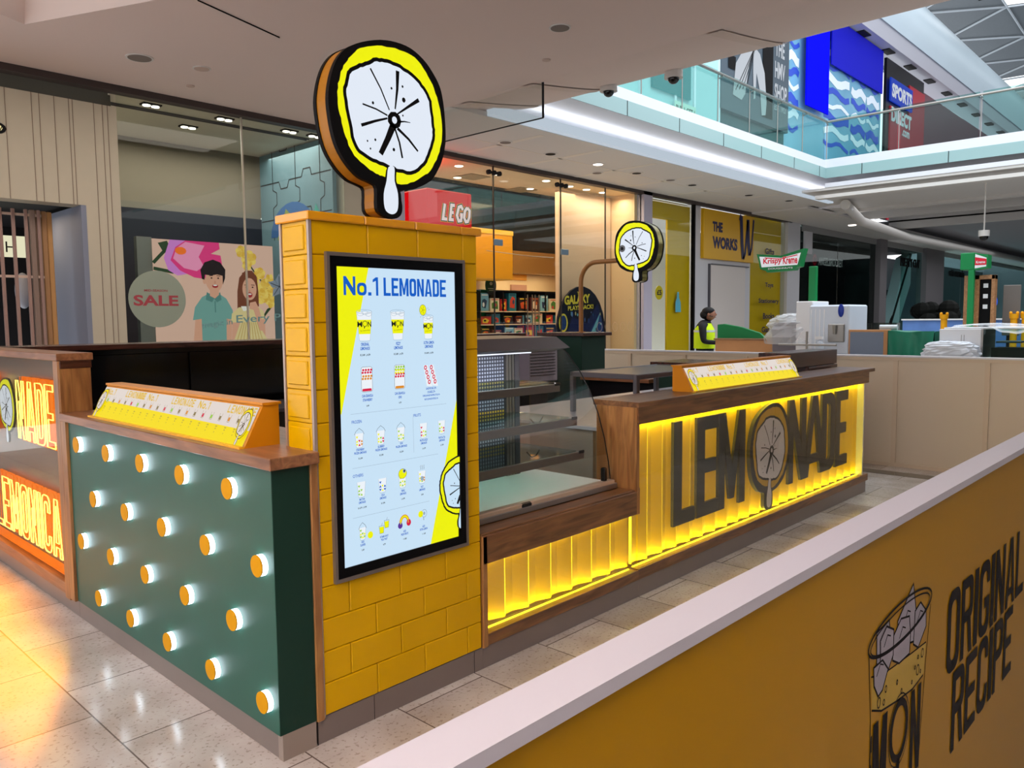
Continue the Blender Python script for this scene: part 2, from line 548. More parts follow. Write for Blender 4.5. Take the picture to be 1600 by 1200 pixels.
class D(M):
    """2D drawing in a plane: origin O, axes U (right) and V (up); each call sits a hair above the one before"""
    def __init__(s, O, U, V, eps=0.0004):
        super().__init__()
        s.O, s.U, s.V = Vector(O), Vector(U), Vector(V)
        s.N = s.U.cross(s.V); s.k = 0; s.eps = eps; s.flat = False

    def P(s, x, y, z):
        return s.O + s.U * x + s.V * y + s.N * z

    def up(s, n=1):
        s.k += n; return s

    def poly(s, loops, mt, depth=0.0, z=None):
        if not isinstance(loops[0][0], (tuple, list)):
            loops = [loops]
        z = s.k * s.eps if z is None else z
        flat = [p for lp in loops for p in lp]
        tri = tessellate_polygon([[Vector((p[0], p[1], 0)) for p in lp] for lp in loops])
        n = len(flat)
        vs = [s.P(p[0], p[1], z) for p in flat]
        F = [tuple(t) for t in tri]
        if depth:
            vs += [s.P(p[0], p[1], z - depth) for p in flat]
            F += [tuple(i + n for i in t) for t in tri]
            o = 0
            for lp in loops:
                m = len(lp)
                F += [(o + i, o + (i + 1) % m, o + (i + 1) % m + n, o + i + n) for i in range(m)]
                o += m
        return s.add(vs, F, mt)

    def rect(s, x0, y0, x1, y1, mt, depth=0.0, z=None):
        return s.poly([(x0, y0), (x1, y0), (x1, y1), (x0, y1)], mt, depth, z)

    def ell(s, cx, cy, rx, ry, mt, n=24, depth=0.0, z=None):
        return s.poly(arc(cx, cy, rx, ry, 0, 360 - 360 / n, n - 1), mt, depth, z)

    def line(s, pts, w, mt, closed=False, w1=None):
        z = s.k * s.eps
        n = len(pts); L = []; R = []
        for i in range(n):
            a = Vector(pts[i - 1] if (i > 0 or closed) else pts[i]); b = Vector(pts[i]); c = Vector(pts[(i + 1) % n] if (i < n - 1 or closed) else pts[i])
            d1 = (b - a); d2 = (c - b)
            d1 = d1.normalized() if d1.length > 1e-9 else d2.normalized()
            d2 = d2.normalized() if d2.length > 1e-9 else d1
            m = (d1 + d2); m = m.normalized() if m.length > 1e-6 else d1
            nn = Vector((-m.y, m.x)); sc = 1 / max(0.45, abs(nn.dot(Vector((-d1.y, d1.x)))))
            ww = w if w1 is None else w + (w1 - w) * i / (n - 1)
            L.append(b + nn * ww / 2 * sc); R.append(b - nn * ww / 2 * sc)
        vs = [s.P(p.x, p.y, z) for p in L] + [s.P(p.x, p.y, z) for p in R]
        F = [(i, (i + 1) % n, (i + 1) % n + n, i + n) for i in range(n if closed else n - 1)]
        return s.add(vs, F, mt)

    def text(s, t, x0, y0, x1, y1, mt, bold=0.0, depth=0.0, slope=0.0):
        vs, fs, ar = text_mesh(t, bold)
        z = s.k * s.eps
        n = len(vs)
        q = [(x0 + (x1 - x0) * a, y0 + (y1 - y0) * b + slope * a) for a, b in vs]
        V = [s.P(a, b, z) for a, b in q]; F = list(fs)
        if depth:
            V += [s.P(a, b, z - depth) for a, b in q]
            F += [tuple(i + n for i in f) for f in fs]
            cnt = {}
            for f in fs:
                for i in range(len(f)):
                    e = (f[i], f[(i + 1) % len(f)])
                    cnt[tuple(sorted(e))] = cnt.get(tuple(sorted(e)), 0) + 1
            F += [(a, b, b + n, a + n) for (a, b), c in cnt.items() if c == 1]
        return s.add(V, F, mt)

    def ctext(s, t, cx, y, h, mt, cond=0.62, bold=0.01, maxw=None):
        """text centred on cx, bottom at y, height h, condensed"""
        ar = text_mesh(t, bold)[2]
        w = ar * h * cond
        if maxw: w = min(w, maxw)
        return s.text(t, cx - w / 2, y, cx + w / 2, y + h, mt, bold)

    def block(s, t, x0, y0, x1, y1, st, mt, gap=0.12, depth=0.0, only=None):
        """a word in condensed block letters stretched over the box"""
        tot = sum(LW.get(c, 1) for c in t) + gap * (len(t) - 1)
        u = (x1 - x0) / tot; x = x0; H = y1 - y0
        for c in t:
            W = LW.get(c, 1) * u
            for loops in letter(c, W, H, min(st, W if c in 'I.' else W * .42)):
                s.poly([[(x + a, y0 + b) for a, b in lp] for lp in loops], mt, depth)
            x += W + gap * u
        return s

    def lemon(s, cx, cy, r, my, mw, mk, flip=False, out_depth=0.0, sx=1.0, clip=None, thin=False):
        """the dripping lemon slice emblem"""
        f = -1 if flip else 1
        T = lambda pts: [(cx + f * a * r * sx, cy + b * r) for a, b in pts]
        def C(pts):
            if clip is None: return pts
            out = []
            for i in range(len(pts)):
                a, b = pts[i - 1], pts[i]
                if (a[0] <= clip) != (b[0] <= clip):
                    k = (clip - a[0]) / (b[0] - a[0])
                    out.append((clip, a[1] + (b[1] - a[1]) * k))
                if b[0] <= clip: out.append(b)
            return out if len(out) > 2 else [(clip, 0), (clip - 1e-5, 0), (clip, 1e-5)]
        if thin:
            s.poly(C(T([(a * 1.06, b * 1.055) for a, b in LEM_Y])), mk, out_depth); s.up()
        else:
            s.poly(C(T(LEM_O)), mk, out_depth); s.up()
        s.poly(C(T(LEM_Y)), my); s.up()
        s.poly(C(T(LEM_W)), mw); s.up()
        s.line(C(T(LEM_W)), 0.05 * r, mk, closed=True)
        s.poly(C(T([(a * 1.45 - (-.03) * .45, b * 1.0) for a, b in LEM_D])), mk, out_depth if thin else 0); s.up()
        s.poly(C(T(LEM_D)), mw); s.up()
        for a, b, w0, w1 in LEM_S:
            if clip is not None:
                A_, B_ = Vector(T([a])[0]), Vector(T([b])[0])
                if A_.x > clip and B_.x > clip: continue
                if A_.x > clip: A_ = A_ + (B_ - A_) * ((A_.x - clip) / (A_.x - B_.x))
                if B_.x > clip: B_ = B_ + (A_ - B_) * ((B_.x - clip) / (B_.x - A_.x))
                s.line([tuple(A_), tuple(B_)], w0 * r, mk, w1=w1 * r)
                continue
            md = (a[0] * .5 + b[0] * .5 + .015, a[1] * .5 + b[1] * .5 + .012)
            s.line(T([a, md, b]), w0 * r, mk, w1=w1 * r)
        for a, b, q in LEM_P:
            p = T([(a, b)])[0]
            if clip is not None and p[0] > clip - q * r: continue
            s.ell(p[0], p[1], q * r, q * r * 1.1, mk, 7)
        p = T([(.056, -.063)])[0]
        if clip is None or p[0] < clip - .1 * r:
            s.ell(p[0], p[1], .12 * r, .115 * r, mk, 9); s.up()
            s.ell(p[0], p[1], .045 * r, .05 * r, mw, 9)
        return s.up()


LEM_O = [(-0.154, 0.955), (0.122, 0.99), (0.378, 0.969), (0.605, 0.871), (0.769, 0.734), (0.906, 0.559), (0.969, 0.343), (1.0, 0.063), (1.0, -0.22), (0.934, -0.465), (0.843, -0.633), (0.699, -0.804), (0.392, -0.955), (0.136, -1.007), (0.154, -1.119), (0.171, -1.241), (0.136, -1.343), (0.024, -1.399), (-0.161, -1.371), (-0.266, -1.28), (-0.266, -1.014), (-0.36, -0.955), (-0.538, -0.906), (-0.706, -0.783), (-0.843, -0.619), (-0.93, -0.427), (-0.979, -0.185), (-0.997, 0.038), (-0.965, 0.248), (-0.902, 0.441), (-0.815, 0.594), (-0.685, 0.727), (-0.455, 0.853)]
LEM_Y = [(-0.126, 0.878), (0.182, 0.899), (0.441, 0.86), (0.601, 0.748), (0.766, 0.556), (0.864, 0.346), (0.93, 0.101), (0.923, -0.206), (0.846, -0.427), (0.703, -0.65), (0.563, -0.755), (0.329, -0.874), (0.101, -0.92), (-0.115, -0.846), (-0.238, -0.832), (-0.416, -0.759), (-0.615, -0.633), (-0.724, -0.462), (-0.801, -0.245), (-0.85, -0.024), (-0.857, 0.133), (-0.811, 0.346), (-0.72, 0.524), (-0.601, 0.668), (-0.427, 0.79)]
LEM_W = [(-0.224, 0.678), (-0.042, 0.703), (0.178, 0.678), (0.434, 0.587), (0.594, 0.472), (0.71, 0.318), (0.755, 0.021), (0.766, -0.154), (0.692, -0.395), (0.57, -0.591), (0.332, -0.734), (0.042, -0.724), (-0.112, -0.696), (-0.322, -0.65), (-0.528, -0.573), (-0.626, -0.448), (-0.675, -0.224), (-0.724, 0.0), (-0.745, 0.154), (-0.699, 0.346), (-0.64, 0.451), (-0.493, 0.542), (-0.374, 0.605)]
LEM_D = [(-0.066, -0.713), (0.038, -0.699), (0.038, -0.881), (0.091, -1.049), (0.087, -1.248), (0.028, -1.329), (-0.066, -1.336), (-0.143, -1.269), (-0.154, -1.077), (-0.101, -0.899)]
def smooth_loop(pts, k=4, wob=.004):
    out = []; n = len(pts); rnd = random.Random(len(pts))
    for i in range(n):
        p0, p1, p2, p3 = [Vector(pts[(i + j) % n]) for j in (-1, 0, 1, 2)]
        for s in range(k):
            t = s / k
            q = .5 * ((2 * p1) + (p2 - p0) * t + (2 * p0 - 5 * p1 + 4 * p2 - p3) * t * t + (3 * p1 - p0 - 3 * p2 + p3) * t ** 3)
            out.append((q.x + rnd.uniform(-wob, wob), q.y + rnd.uniform(-wob, wob)))
    return out


LEM_O, LEM_Y, LEM_W, LEM_D = smooth_loop(LEM_O, 3, 0), smooth_loop(LEM_Y, 4, .007), smooth_loop(LEM_W, 4, .008), smooth_loop(LEM_D, 3, 0)
LEM_S = [((-0.332, 0.542), (-0.028, 0.056), 0.025, 0.019), ((0.129, 0.608), (0.073, 0.087), 0.062, 0.022), ((0.497, 0.29), (0.094, 0.017), 0.056, 0.019), ((-0.472, 0.056), (-0.063, -0.021), 0.022, 0.022), ((-0.5, -0.224), (-0.063, -0.059), 0.043, 0.025), ((0.038, -0.126), (-0.192, -0.552), 0.106, 0.075), ((0.059, -0.171), (0.182, -0.556), 0.028, 0.031), ((0.105, -0.164), (0.465, -0.423), 0.043, 0.028), ((0.094, -0.08), (0.336, -0.049), 0.028, 0.009)]
LEM_P = [(0.227, 0.238, 0.033), (0.017, 0.353, 0.017), (0.21, 0.416, 0.017), (-0.406, -0.413, 0.013), (-0.276, -0.378, 0.017), (-0.36, -0.507, 0.013), (0.035, -0.462, 0.023), (-0.301, 0.101, 0.02), (0.206, 0.024, 0.013)]
# ================================================================ SETTING
UX = (1, 0, 0); UZ = (0, 0, 1); UYN = (0, -1, 0)      # drawings facing -Y use (UX, UZ); drawings facing -X use (UYN, UZ)

b = M(); b.box(-9, 62, -9, 8.9, -0.1, 0, FLOOR); struct('floor', b)

b = M(); b.box(-9, 62, -9.1, -9, 0, 5.1, mat('light_blocker_grey', (116, 114, 116), .6)); struct('wall_light_blocker', b)  # unseen wall added to cut light from behind the camera

# ceiling over the kiosk with a daylight coffer, cove edge towards the void
COF = [(1.16, 6.47), (1.95, 4.65), (0.85, 4.2), (0.15, 5.9)]
b = D((0, 0, 4.55), (1, 0, 0), (0, -1, 0))
b.poly([[(-9, -8.05), (6.15, -8.05), (6.15, 9), (-9, 9)], [(x, -y) for x, y in COF]], CEIL, 0.0)
for i in range(4):
    p, q = COF[i], COF[(i + 1) % 4]
    c = (1.0, 5.3)
    ins = lambda t: (t[0] + (c[0] - t[0]) * .12, t[1] + (c[1] - t[1]) * .12)
    b.add([(p[0], p[1], 4.55), (q[0], q[1], 4.55), (*ins(q), 4.8), (*ins(p), 4.8)], [(0, 1, 2, 3)], CEIL)
b.add([(-9, -9, 4.9), (6.15, -9, 4.9), (6.15, 8.05, 4.9), (-9, 8.05, 4.9)], [(0, 1, 2, 3)], CEIL)
struct('ceiling', b)
b = M(); b.add([(*[c + (a - c) * .9 for a, c in zip(p, (1.0, 5.3))], 4.79) for p in COF], [(0, 1, 2, 3)], E_COVE)
b.build('ceiling_light', label='large white light panel set deep in a ceiling coffer, top left corner', cat='light')

def cove(u, v):
    y = -9 + 17.05 * v
    a = u * math.pi / 2
    return (6.15 + 1.55 * math.sin(a), y, 4.55 + 0.25 * (.75 * math.sin(a) + .25 * (1 - math.cos(a))))
b = M(); b.grid(cove, 8, 1, CEIL)
b.box(7.45, 7.68, -9, 5.6, 4.81, 5.6, CEILW)
o = struct('trim_1', b, smooth=True)
for i, y in enumerate((5.35, 4.2, 1.6, -1.0)):
    b = M(); b.grid(lambda u, v: tuple(Vector(cove(u, (y + .18 * v + 9) / 17.05)) + Vector((0, 0, -.012))), 8, 1, mat('ceiling_strip', (214, 196, 186), .9))
    struct('trim_%d' % (i + 2), b, smooth=True)

# far side soffit above the shop fronts, its white fascia and the convex bulkhead
b = M()
b.box(6.15, 19.6, 5.75, 8.05, 4.55, 4.62, CEILW)
struct('ceiling_soffit', b)
for i, x in enumerate((8.3, 9.9, 11.6, 13.4, 15.2, 17.0)):
    b = M(); b.box(x, x + .12, 5.95, 8.0, 4.546, 4.55, mat('soffit_joint', (225, 218, 208), .7)); struct('trim_%d' % (10 + i), b)
b = M(); b.box(6.5, 19.6, 6.9, 6.94, 4.546, 4.55, mat('soffit_joint', (225, 218, 208), .7)); struct('trim_9', b)
b = M(); b.box(6.9, 19.6, 5.62, 5.76, 4.56, 4.70, mat('fascia_white', (206, 220, 234), emit=.75)); struct('trim_16', b)
def bulk(u, v):
    a = v * math.pi
    return (6.9 + 12.6 * u, 5.80 - 0.18 * math.sin(a * .9) - .55 * v, 4.68 + .62 * v)
BULK = mat('bulkhead_metal', (240, 240, 248), 0.35, noise=0.03, nscale=.6)
b = M(); b.grid(bulk, 14, 8, BULK); struct('wall_bulkhead', b, smooth=True)

# shop-front line at y = 8: head track
b = M(); b.box(-9, 22.3, 7.9, 8.06, 4.47, 4.55, mat('head_track', (70, 60, 58), .5)); struct('trim_17', b)

# ---- upper floor slab edges around the void
YE = 5.05; XE = 17.6
SLAB = mat('slab_edge', (222, 224, 232), 0.45)
b = M()
b.prism([(YE, 5.12), (YE, 5.30), (YE + .35, 5.34), (8.0, 5.34), (8.0, 5.22), (YE + .5, 5.2), (YE + .06, 5.12)], 0, 4.0, XE, SLAB)
struct('floor_upper', b)
b = M()
b.box(XE, XE + 3.2, -9, 8.0, 5.12, 5.32, SLAB)
struct('floor_bridge', b)
b = M(); b.box(XE - .02, XE + .2, -9, YE, 4.66, 4.76, SLAB); b.box(XE + .02, XE + .25, -9, 5.3, 4.42, 4.5, CEILW)
struct('trim_18', b)
# glass strips below the slab edge
t = thing('glass_fascia', 'long pale green glass strip under the upper floor edge, above the curved metal bulkhead', 'glass panel', (11, YE, 4.88))
g = M(); g.box(6.0, XE, YE - .012, YE, 4.88, 5.12, mat('fascia_glass', (150, 182, 184), .25)); g.build('glass_strip', t)
for x in (7.8, 9.4, 11.0, 12.6, 14.2, 15.8, 17.2):
    g = M(); g.box(x, x + .015, YE - .016, YE, 4.88, 5.12, DARK); g.build('joint', t)
t = thing('glass_fascia', 'pale green glass strip along the edge of the upper bridge', 'glass panel', (XE, 1, 4.88))
g = M(); g.box(XE - .012, XE, -6, YE, 4.88, 5.12, mat('fascia_glass', (150, 182, 184), .25)); g.build('glass_strip', t)
for y in (4.2, 2.4, .9, -.6):
    g = M(); g.box(XE - .016, XE, y, y + .015, 4.88, 5.12, DARK); g.build('joint', t)

# glass balustrades with tubular handrail
def balustrade(name_label, x0, x1, y0, y1, n, z0=5.32, z1=6.18):
    t = thing('glass_balustrade', name_label, 'balustrade', ((x0 + x1) / 2, (y0 + y1) / 2, z0))
    L = math.hypot(x1 - x0, y1 - y0); dx, dy = (x1 - x0) / L, (y1 - y0) / L
    for i in range(n):
        a = L * i / n + .03; c = L * (i + 1) / n - .03
        nx, ny = -dy * .008, dx * .008
        g = M()
        g.prism([(x0 + dx * a - nx, y0 + dy * a - ny), (x0 + dx * c - nx, y0 + dy * c - ny), (x0 + dx * c + nx, y0 + dy * c + ny), (x0 + dx * a + nx, y0 + dy * a + ny)], 2, z0, z1 + .08, GLG)
        g.build('glass_pane', t)
        g = M(); g.cyl((x0 + dx * (a - .03), y0 + dy * (a - .03), z0), (x0 + dx * (a - .03), y0 + dy * (a - .03), z1), .012, .012, STEEL, 8)
        g.cyl((x0 + dx * a - ny * 0, y0 + dy * a, z1 - .06), (x0 + dx * a - dy * -.1, y0 + dy * a - dx * .1, z1 - .03), .012, .012, STEEL, 8)
        g.build('bracket', t)
    g = M(); g.tube([(x0 + dy * .06, y0 - dx * .06, z1), (x1 + dy * .06, y1 - dx * .06, z1)], .028, STEEL, 10); g.build('handrail', t)
balustrade('upper floor glass balustrade running in front of the black dog-mark sign', 6.0, XE, YE + .03, YE + .03, 9)
balustrade('glass balustrade of the upper bridge, in front of the red shop', XE + .03, XE + .03, YE, -3.0, 5)

# underside of the bridge and of the upper floor further back
b = M()
b.box(XE, 21.5, -9, 8.0, 4.60, 4.66, CEILW)
b.box(21.5, 27, -9, 8.0, 4.95, 5.0, mat('grey_soffit', (150, 150, 156), .6))
b.box(27, 60, -9, 8.05, 4.75, 4.8, mat('grey_soffit', (150, 150, 156), .6))
b.box(19.6, 60, 6.3, 8.05, 4.5, 4.56, CEILW)
struct('ceiling_bridge', b)
for i, x in enumerate((21.5, 23.4, 27.0)):
    b = M(); b.box(x, x + .22, -9, 6.6, 4.52, 4.98, CEILW); struct('trim_%d' % (19 + i), b)
b = M(); b.tube([(19.3, 5.2, 4.45), (22.5, 5.9, 4.35), (28, 6.25, 4.3), (40, 6.3, 4.4), (60, 6.3, 4.5)], .13, CEILW, 10); struct('trim_22', b, smooth=True)
def turn(u, v):
    a = u * math.pi / 2
    return (19.5 + .9 * math.sin(a), 5.1 + 1.3 * (1 - math.cos(a)) + .5 * v, 4.3 + .8 * v + .25 * math.sin(a) * (1 - v))
b = M(); b.grid(turn, 8, 4, BULK); struct('trim_23', b, smooth=True)

# ---- upper facade at y = 8
UG = mat('upper_teal_wall', (96, 160, 166), .4)
b = M()
b.box(6.0, 17.8, 8.0, 8.1, 5.3, 10.5, mat('pale_teal_wall', (158, 196, 198), .5, noise=.06, nscale=.5))
b.box(17.8, 21.9, 8.05, 8.15, 5.3, 7.6, mat('dark_teal_shop', (34, 70, 78), .3))
b.box(21.9, 30.4, 8.1, 8.2, 5.3, 12.5, mat('sky_reflection_glass', (120, 176, 206), .15, noise=.25, nscale=.7))  # blue of the glass holds painted sky reflection
b.box(35.2, 60, 8.05, 8.15, 5.3, 11.0, mat('dusky_red_wall', (112, 62, 74), .3, noise=.3, nscale=.5))
struct('wall_upper', b)
for i, x in enumerate((10.5, 12.3, 14.1, 15.6, 16.5, 17.75)):
    b = M(); b.box(x, x + .07, 7.95, 8.0, 5.3, 9.5, mat('mullion_pale', (206, 222, 226), .4)); struct('trim_%d' % (30 + i), b)
# wavy sky reflections standing for the rippled mirror panels: blue and white waves painted on the glass
RB = mat('reflection_blue', (50, 84, 196), .5); RW = mat('reflection_white', (226, 238, 250), .5); RBB = mat('banner_blue', (4, 6, 236), .9, spec=.05)
t = D((21.9, 8.09, 5.3), UX, UZ, .002)
for k in range(9):
    z = 2.1 + .42 * k
    for x0, x1 in ((0, 1.1), (3.1, 5.3), (5.5, 6.9), (7.0, 8.3)):
        t.line([(x0 + (x1 - x0) * i / 6, z + .09 * math.sin(i * 1.3 + k * 2 + x0)) for i in range(7)], .13 + .07 * (k % 3), RW if k % 2 else RB)
t.build('rippled_mirror_wall', label='painted sky reflections on a tall wall of rippled mirror glass beside the blue banner, upper floor', cat='window')
b = M(); b.box(23.05, 24.8, 7.86, 7.9, 8.15, 11.45, RBB)
b.build('hanging_banner', label='narrow plain deep blue banner hanging on the upper floor facade', cat='banner')
b = M(); b.box(25.3, 30.2, 7.98, 8.02, 9.9, 11.45, mat('banner_blue_dim', (14, 16, 190), .5, spec=.1))
b.build('glazed_banner', label='wide dark blue glazed panel right of the narrow blue banner', cat='banner')
# dog-and-gramophone shop sign, generic mark
t = thing('shop_sign', 'charcoal shop sign with white dog figure and lettering, upper floor', 'sign', (20, 7.9, 7.6))
g = M(); g.box(17.8, 21.9, 7.92, 8.05, 7.1, 10.6, mat('sign_charcoal', (70, 82, 92), .35)); g.build('sign_board', t)
g = D((17.8, 7.90, 7.2), UX, UZ, .003)
g.rect(2.35, .1, 3.0, 2.6, BLACK); g.rect(.35, 1.0, .75, 1.35, BLACK); g.up()
g.poly([(.6, .35), (.75, 1.2), (1.4, 1.9), (1.9, 2.0), (1.5, 1.3), (1.3, .5), (1.1, .3)], mat('sign_white', (214, 222, 232), emit=.8)).up()
for k in range(4):
    g.line([(1.9, 1.95), (.75 + .2 * k, .5 + .05 * k)], .03, BLACK)
g.poly([(1.75, 1.9), (2.15, 1.75), (2.45, 1.3), (2.6, .5), (2.55, .15), (2.3, .1), (2.2, .7), (1.95, 1.2), (1.9, .5), (1.8, .45), (1.75, 1.2)], mat('sign_white', (214, 222, 232), emit=.8))
g.build('dog_mark', t)
g = D((17.8, 7.90, 7.2), UX, UZ, .003)
for k, w in enumerate(('THE', 'HMV', 'SHOP')):
    g.text(w, 3.12, 1.95 - .62 * k, 3.12 + (.62, .68, .82)[k], 2.42 - .62 * k, mat('sign_white', (214, 222, 232), emit=.8), .03)
g.text('EST. 1921', 3.12, .42, 3.9, .58, mat('sign_white', (214, 222, 232), emit=.8), .01)
g.build('lettering', t)
# sports shop
t = thing('shop_sign', 'blue and red shop sign with white slanted lettering, upper floor', 'sign', (33, 7.9, 8.5))
g = M(); g.box(30.5, 35.1, 7.95, 8.05, 5.3, 11.3, mat('sign_black', (14, 8, 14), .3)); g.build('dark_surround', t)
g = M(); g.box(33.1, 35.1, 7.9, 7.95, 5.3, 10.8, mat('sign_red', (176, 16, 40), .3)); g.box(30.9, 33.1, 7.9, 7.95, 5.3, 9.6, mat('sign_red', (176, 16, 40), .3)); g.build('red_panel', t)
g = M(); g.box(30.7, 33.3, 7.84, 7.9, 9.75, 10.6, mat('sign_blue', (20, 60, 190), emit=.8)); g.build('blue_panel', t)
g = D((30.7, 7.83, 9.0), UX, UZ, .004); SW = mat('sign_white', (214, 222, 232), emit=.8)
g.text('SPORTS', .1, .9, 2.5, 1.42, SW, .05); g.text('DIRECT', .1, .0, 2.5, .55, SW, .05); g.text('.com', 1.4, -.35, 2.3, -.1, SW, .03)
g.build('lettering', t)
b = M(); b.box(14.6, 16.3, 7.93, 7.99, 7.0, 8.6, mat('poster_aqua', (70, 190, 200), emit=.6)); b.build('window_poster', label='aqua window poster just under the near ceiling edge, upper floor', cat='poster')
t = thing('window_notice', 'pale window notice with dark sale lettering, upper floor', 'notice', (16.4, 7.93, 6.2))
g = D((15.5, 7.9, 6.3), UX, UZ, .003); g.rect(0, 0, 1.0, .55, mat('notice_pale', (176, 206, 190), .5), .01); g.up(); g.text('BUY 1 GET 1', .06, .32, .94, .46, DARK, .02); g.text('HALF', .1, .05, .9, .25, DARK, .05); g.build('notice_board', t)

# inclined soffit with slots, white vault and triangulated roof
b = M()
b.prism([(7.6, 11.5), (8.6, 11.5), (8.6, 11.9), (7.3, 12.2)], 0, 24, 60, mat('soffit_grey', (196, 196, 206), .5))
struct('ceiling_upper', b)
for k in range(9):
    x = 27.5 + k * 2.6
    b = M(); b.box(x, x + .7, 7.75, 8.05, 11.46, 11.5, DARK)
    b.build('air_slot', label='dark air slot in the high soffit, ' + ('over the left end of the glazed blue banner', 'over the right end of the glazed blue banner', 'above the blue and red sports sign', 'just right of the sports sign', 'second to the right of the sports sign', 'third to the right of the sports sign', 'fourth to the right of the sports sign', 'next to last, far right', 'last one, farthest right')[k], cat='vent', group='air slots in the high soffit')
def vault(u, v):
    a = v * math.pi / 2
    return (24 + 38 * u, 7.35 + .45 * v - .55 * math.sin(v * math.pi), 11.9 + 2.2 * v)
b = M(); b.grid(vault, 10, 10, mat('vault_white', (214, 232, 242), .35, noise=.06, nscale=.3)); struct('ceiling_vault', b, smooth=True)
RG = mat('roof_grey', (112, 118, 122), .5, noise=.08); RS = mat('roof_strut', (196, 204, 210), .4, metal=.4)
b = M(); s_ = M()
R0 = (33, -12, 15.6)
def rp(i, j):
    return (30 + 4.4 * i + 2.2 * (j % 2), 13.5 - 3.4 * j, 15.8 + .25 * j + .3 * math.sin(i))
open_tri = {(2, 2, 0), (2, 2, 1), (5, 1, 0), (7, 3, 1), (1, 5, 1)}
for j in range(7):
    for i in range(9):
        if j % 2 == 0:
            T = [(rp(i, j), rp(i + 1, j), rp(i, j + 1)), (rp(i + 1, j), rp(i + 1, j + 1), rp(i, j + 1))]
        else:
            T = [(rp(i, j), rp(i + 1, j), rp(i + 1, j + 1)), (rp(i, j), rp(i + 1, j + 1), rp(i, j + 1))]
        for q, tr in enumerate(T):
            if (i, j, q) not in open_tri:
                b.add(tr, [(0, 1, 2)], RG)
        for q in (rp(i + 1, j), rp(i, j + 1), rp(i + 1, j + 1)):
            s_.cyl(Vector(rp(i, j)) - Vector((0, 0, .08)), Vector(q) - Vector((0, 0, .08)), .05, .05, RS, 5, False) if (q != rp(i + 1, j + 1) or j % 2 == 1) and (q != rp(i, j + 1) or True) else None
struct('ceiling_roof', b); struct('trim_24', s_)

# smoke curtains of clear glass
t = thing('smoke_curtain', 'clear glass smoke curtain hanging below the near cove, left of the void', 'glass panel', (6.3, 5.5, 4.1))
g = M(); g.box(6.25, 6.262, 4.12, 7.9, 4.13, 4.62, GL); g.build('glass_pane', t)
g = M(); g.box(6.245, 6.267, 4.11, 4.13, 4.13, 4.62, DARK); g.box(6.247, 6.265, 4.12, 7.9, 4.122, 4.134, DARK); g.build('edge_strip', t)
t = thing('smoke_curtain', 'clear glass smoke curtain at the top right over the void', 'glass panel', (9, -1.6, 5))
g = M(); g.box(8.2, 8.212, -6, -.25, 4.9, 6.0, GLG); g.build('glass_pane', t)
g = M(); g.box(8.195, 8.217, -.26, -.245, 4.9, 6.0, DARK); g.box(8.197, 8.215, -6, -.25, 4.893, 4.905, DARK); g.build('edge_strip', t)

# ---------------------------------------------------------------- ceiling fittings
def disc_fit(name, x, y, r, z, label, m_, cat, group=None, ring=True):
    t = thing(name, label, cat, (x, y, z), 0, group)
    g = M(); g.cyl((x, y, z), (x, y, z - .012), r, r * .94, m_, 24); g.build('grille' if name == 'ceiling_speaker' else 'plate', t)
    if ring:
        g = M(); g.cyl((x, y, z), (x, y, z - .008), r * 1.12, r * 1.12, CEILW, 24); g.build('ring', t)
    return t
SPK = mat('speaker_grille', (128, 118, 112), .7)
disc_fit('ceiling_speaker', 2.345, 6.673, .13, 4.55, 'round grey speaker flush in the ceiling near the dark shop', SPK, 'speaker')
disc_fit('ceiling_speaker', 4.949, 2.759, .10, 4.55, 'round grey speaker in the plain ceiling near the top edge', SPK, 'speaker')
disc_fit('smoke_detector', 3.0, 6.55, .09, 4.55, 'small pale round detector beside the grey ceiling speaker', mat('detector', (196, 172, 160), .6), 'detector')
disc_fit('sprinkler_plate', 3.21, 7.3, .05, 4.55, 'tiny round sprinkler plate nearest the shop front, above the poster', mat('detector', (196, 172, 160), .6), 'sprinkler', ring=False)
disc_fit('sprinkler_plate', 5.6, 3.5, .05, 4.55, 'tiny round sprinkler plate beside the cove band', mat('detector', (196, 172, 160), .6), 'sprinkler', ring=False)
disc_fit('sprinkler_plate', 4.9, 4.9, .06, 4.55, 'tiny round sprinkler plate right of the big lemon sign', mat('detector', (196, 172, 160), .6), 'sprinkler', ring=False)
b = M(); b.add([(2.08, 4.69, 4.546), (2.12, 4.70, 4.546), (3.12, 5.02, 4.546), (3.10, 5.0, 4.546)], [(0, 1, 2, 3)], DARK)
b.box(2.0, 2.01, 4.6, 4.61, 4.547, 4.548, DARK)
b = M(); b.prism([(2.07, 4.675), (2.085, 4.69), (3.11, 5.015), (3.10, 5.0)], 2, 4.54, 4.552, BLACK)
b.build('air_slot', label='long thin black air slot in the plain ceiling, upper left', cat='vent')
k = 0
for x, y, on in ((8.28, 6.7, 0), (9.52, 6.77, 1), (10.9, 6.75, 2), (12.2, 6.75, 1), (13.4, 6.7, 0), (14.3, 6.7, 1), (16.6, 6.5, 1), (18.2, 6.2, 1), (11.6, 7.3, 0)):
    t = thing('soffit_fitting', ('pale round speaker', 'black open downlight', 'lit white downlight')[on] + ' in the soffit ' + ('nearest the big lemon sign', 'over the red cube sign', 'between two black ones', 'over the white shop wall', 'over the round board', 'over the yellow window', 'over the yellow shop sign', 'at the far corner', 'close to the glass')[k], 'ceiling fitting', (x, y, 4.54))
    k += 1
    g = M(); g.cyl((x, y, 4.55), (x, y, 4.535), .10, .09, (SPK, BLACK, E_DOWN)[on], 18); g.build('lamp_face', t)
    g = M(); g.cyl((x, y, 4.55), (x, y, 4.54), .13, .13, CEILW, 18); g.build('ring', t)
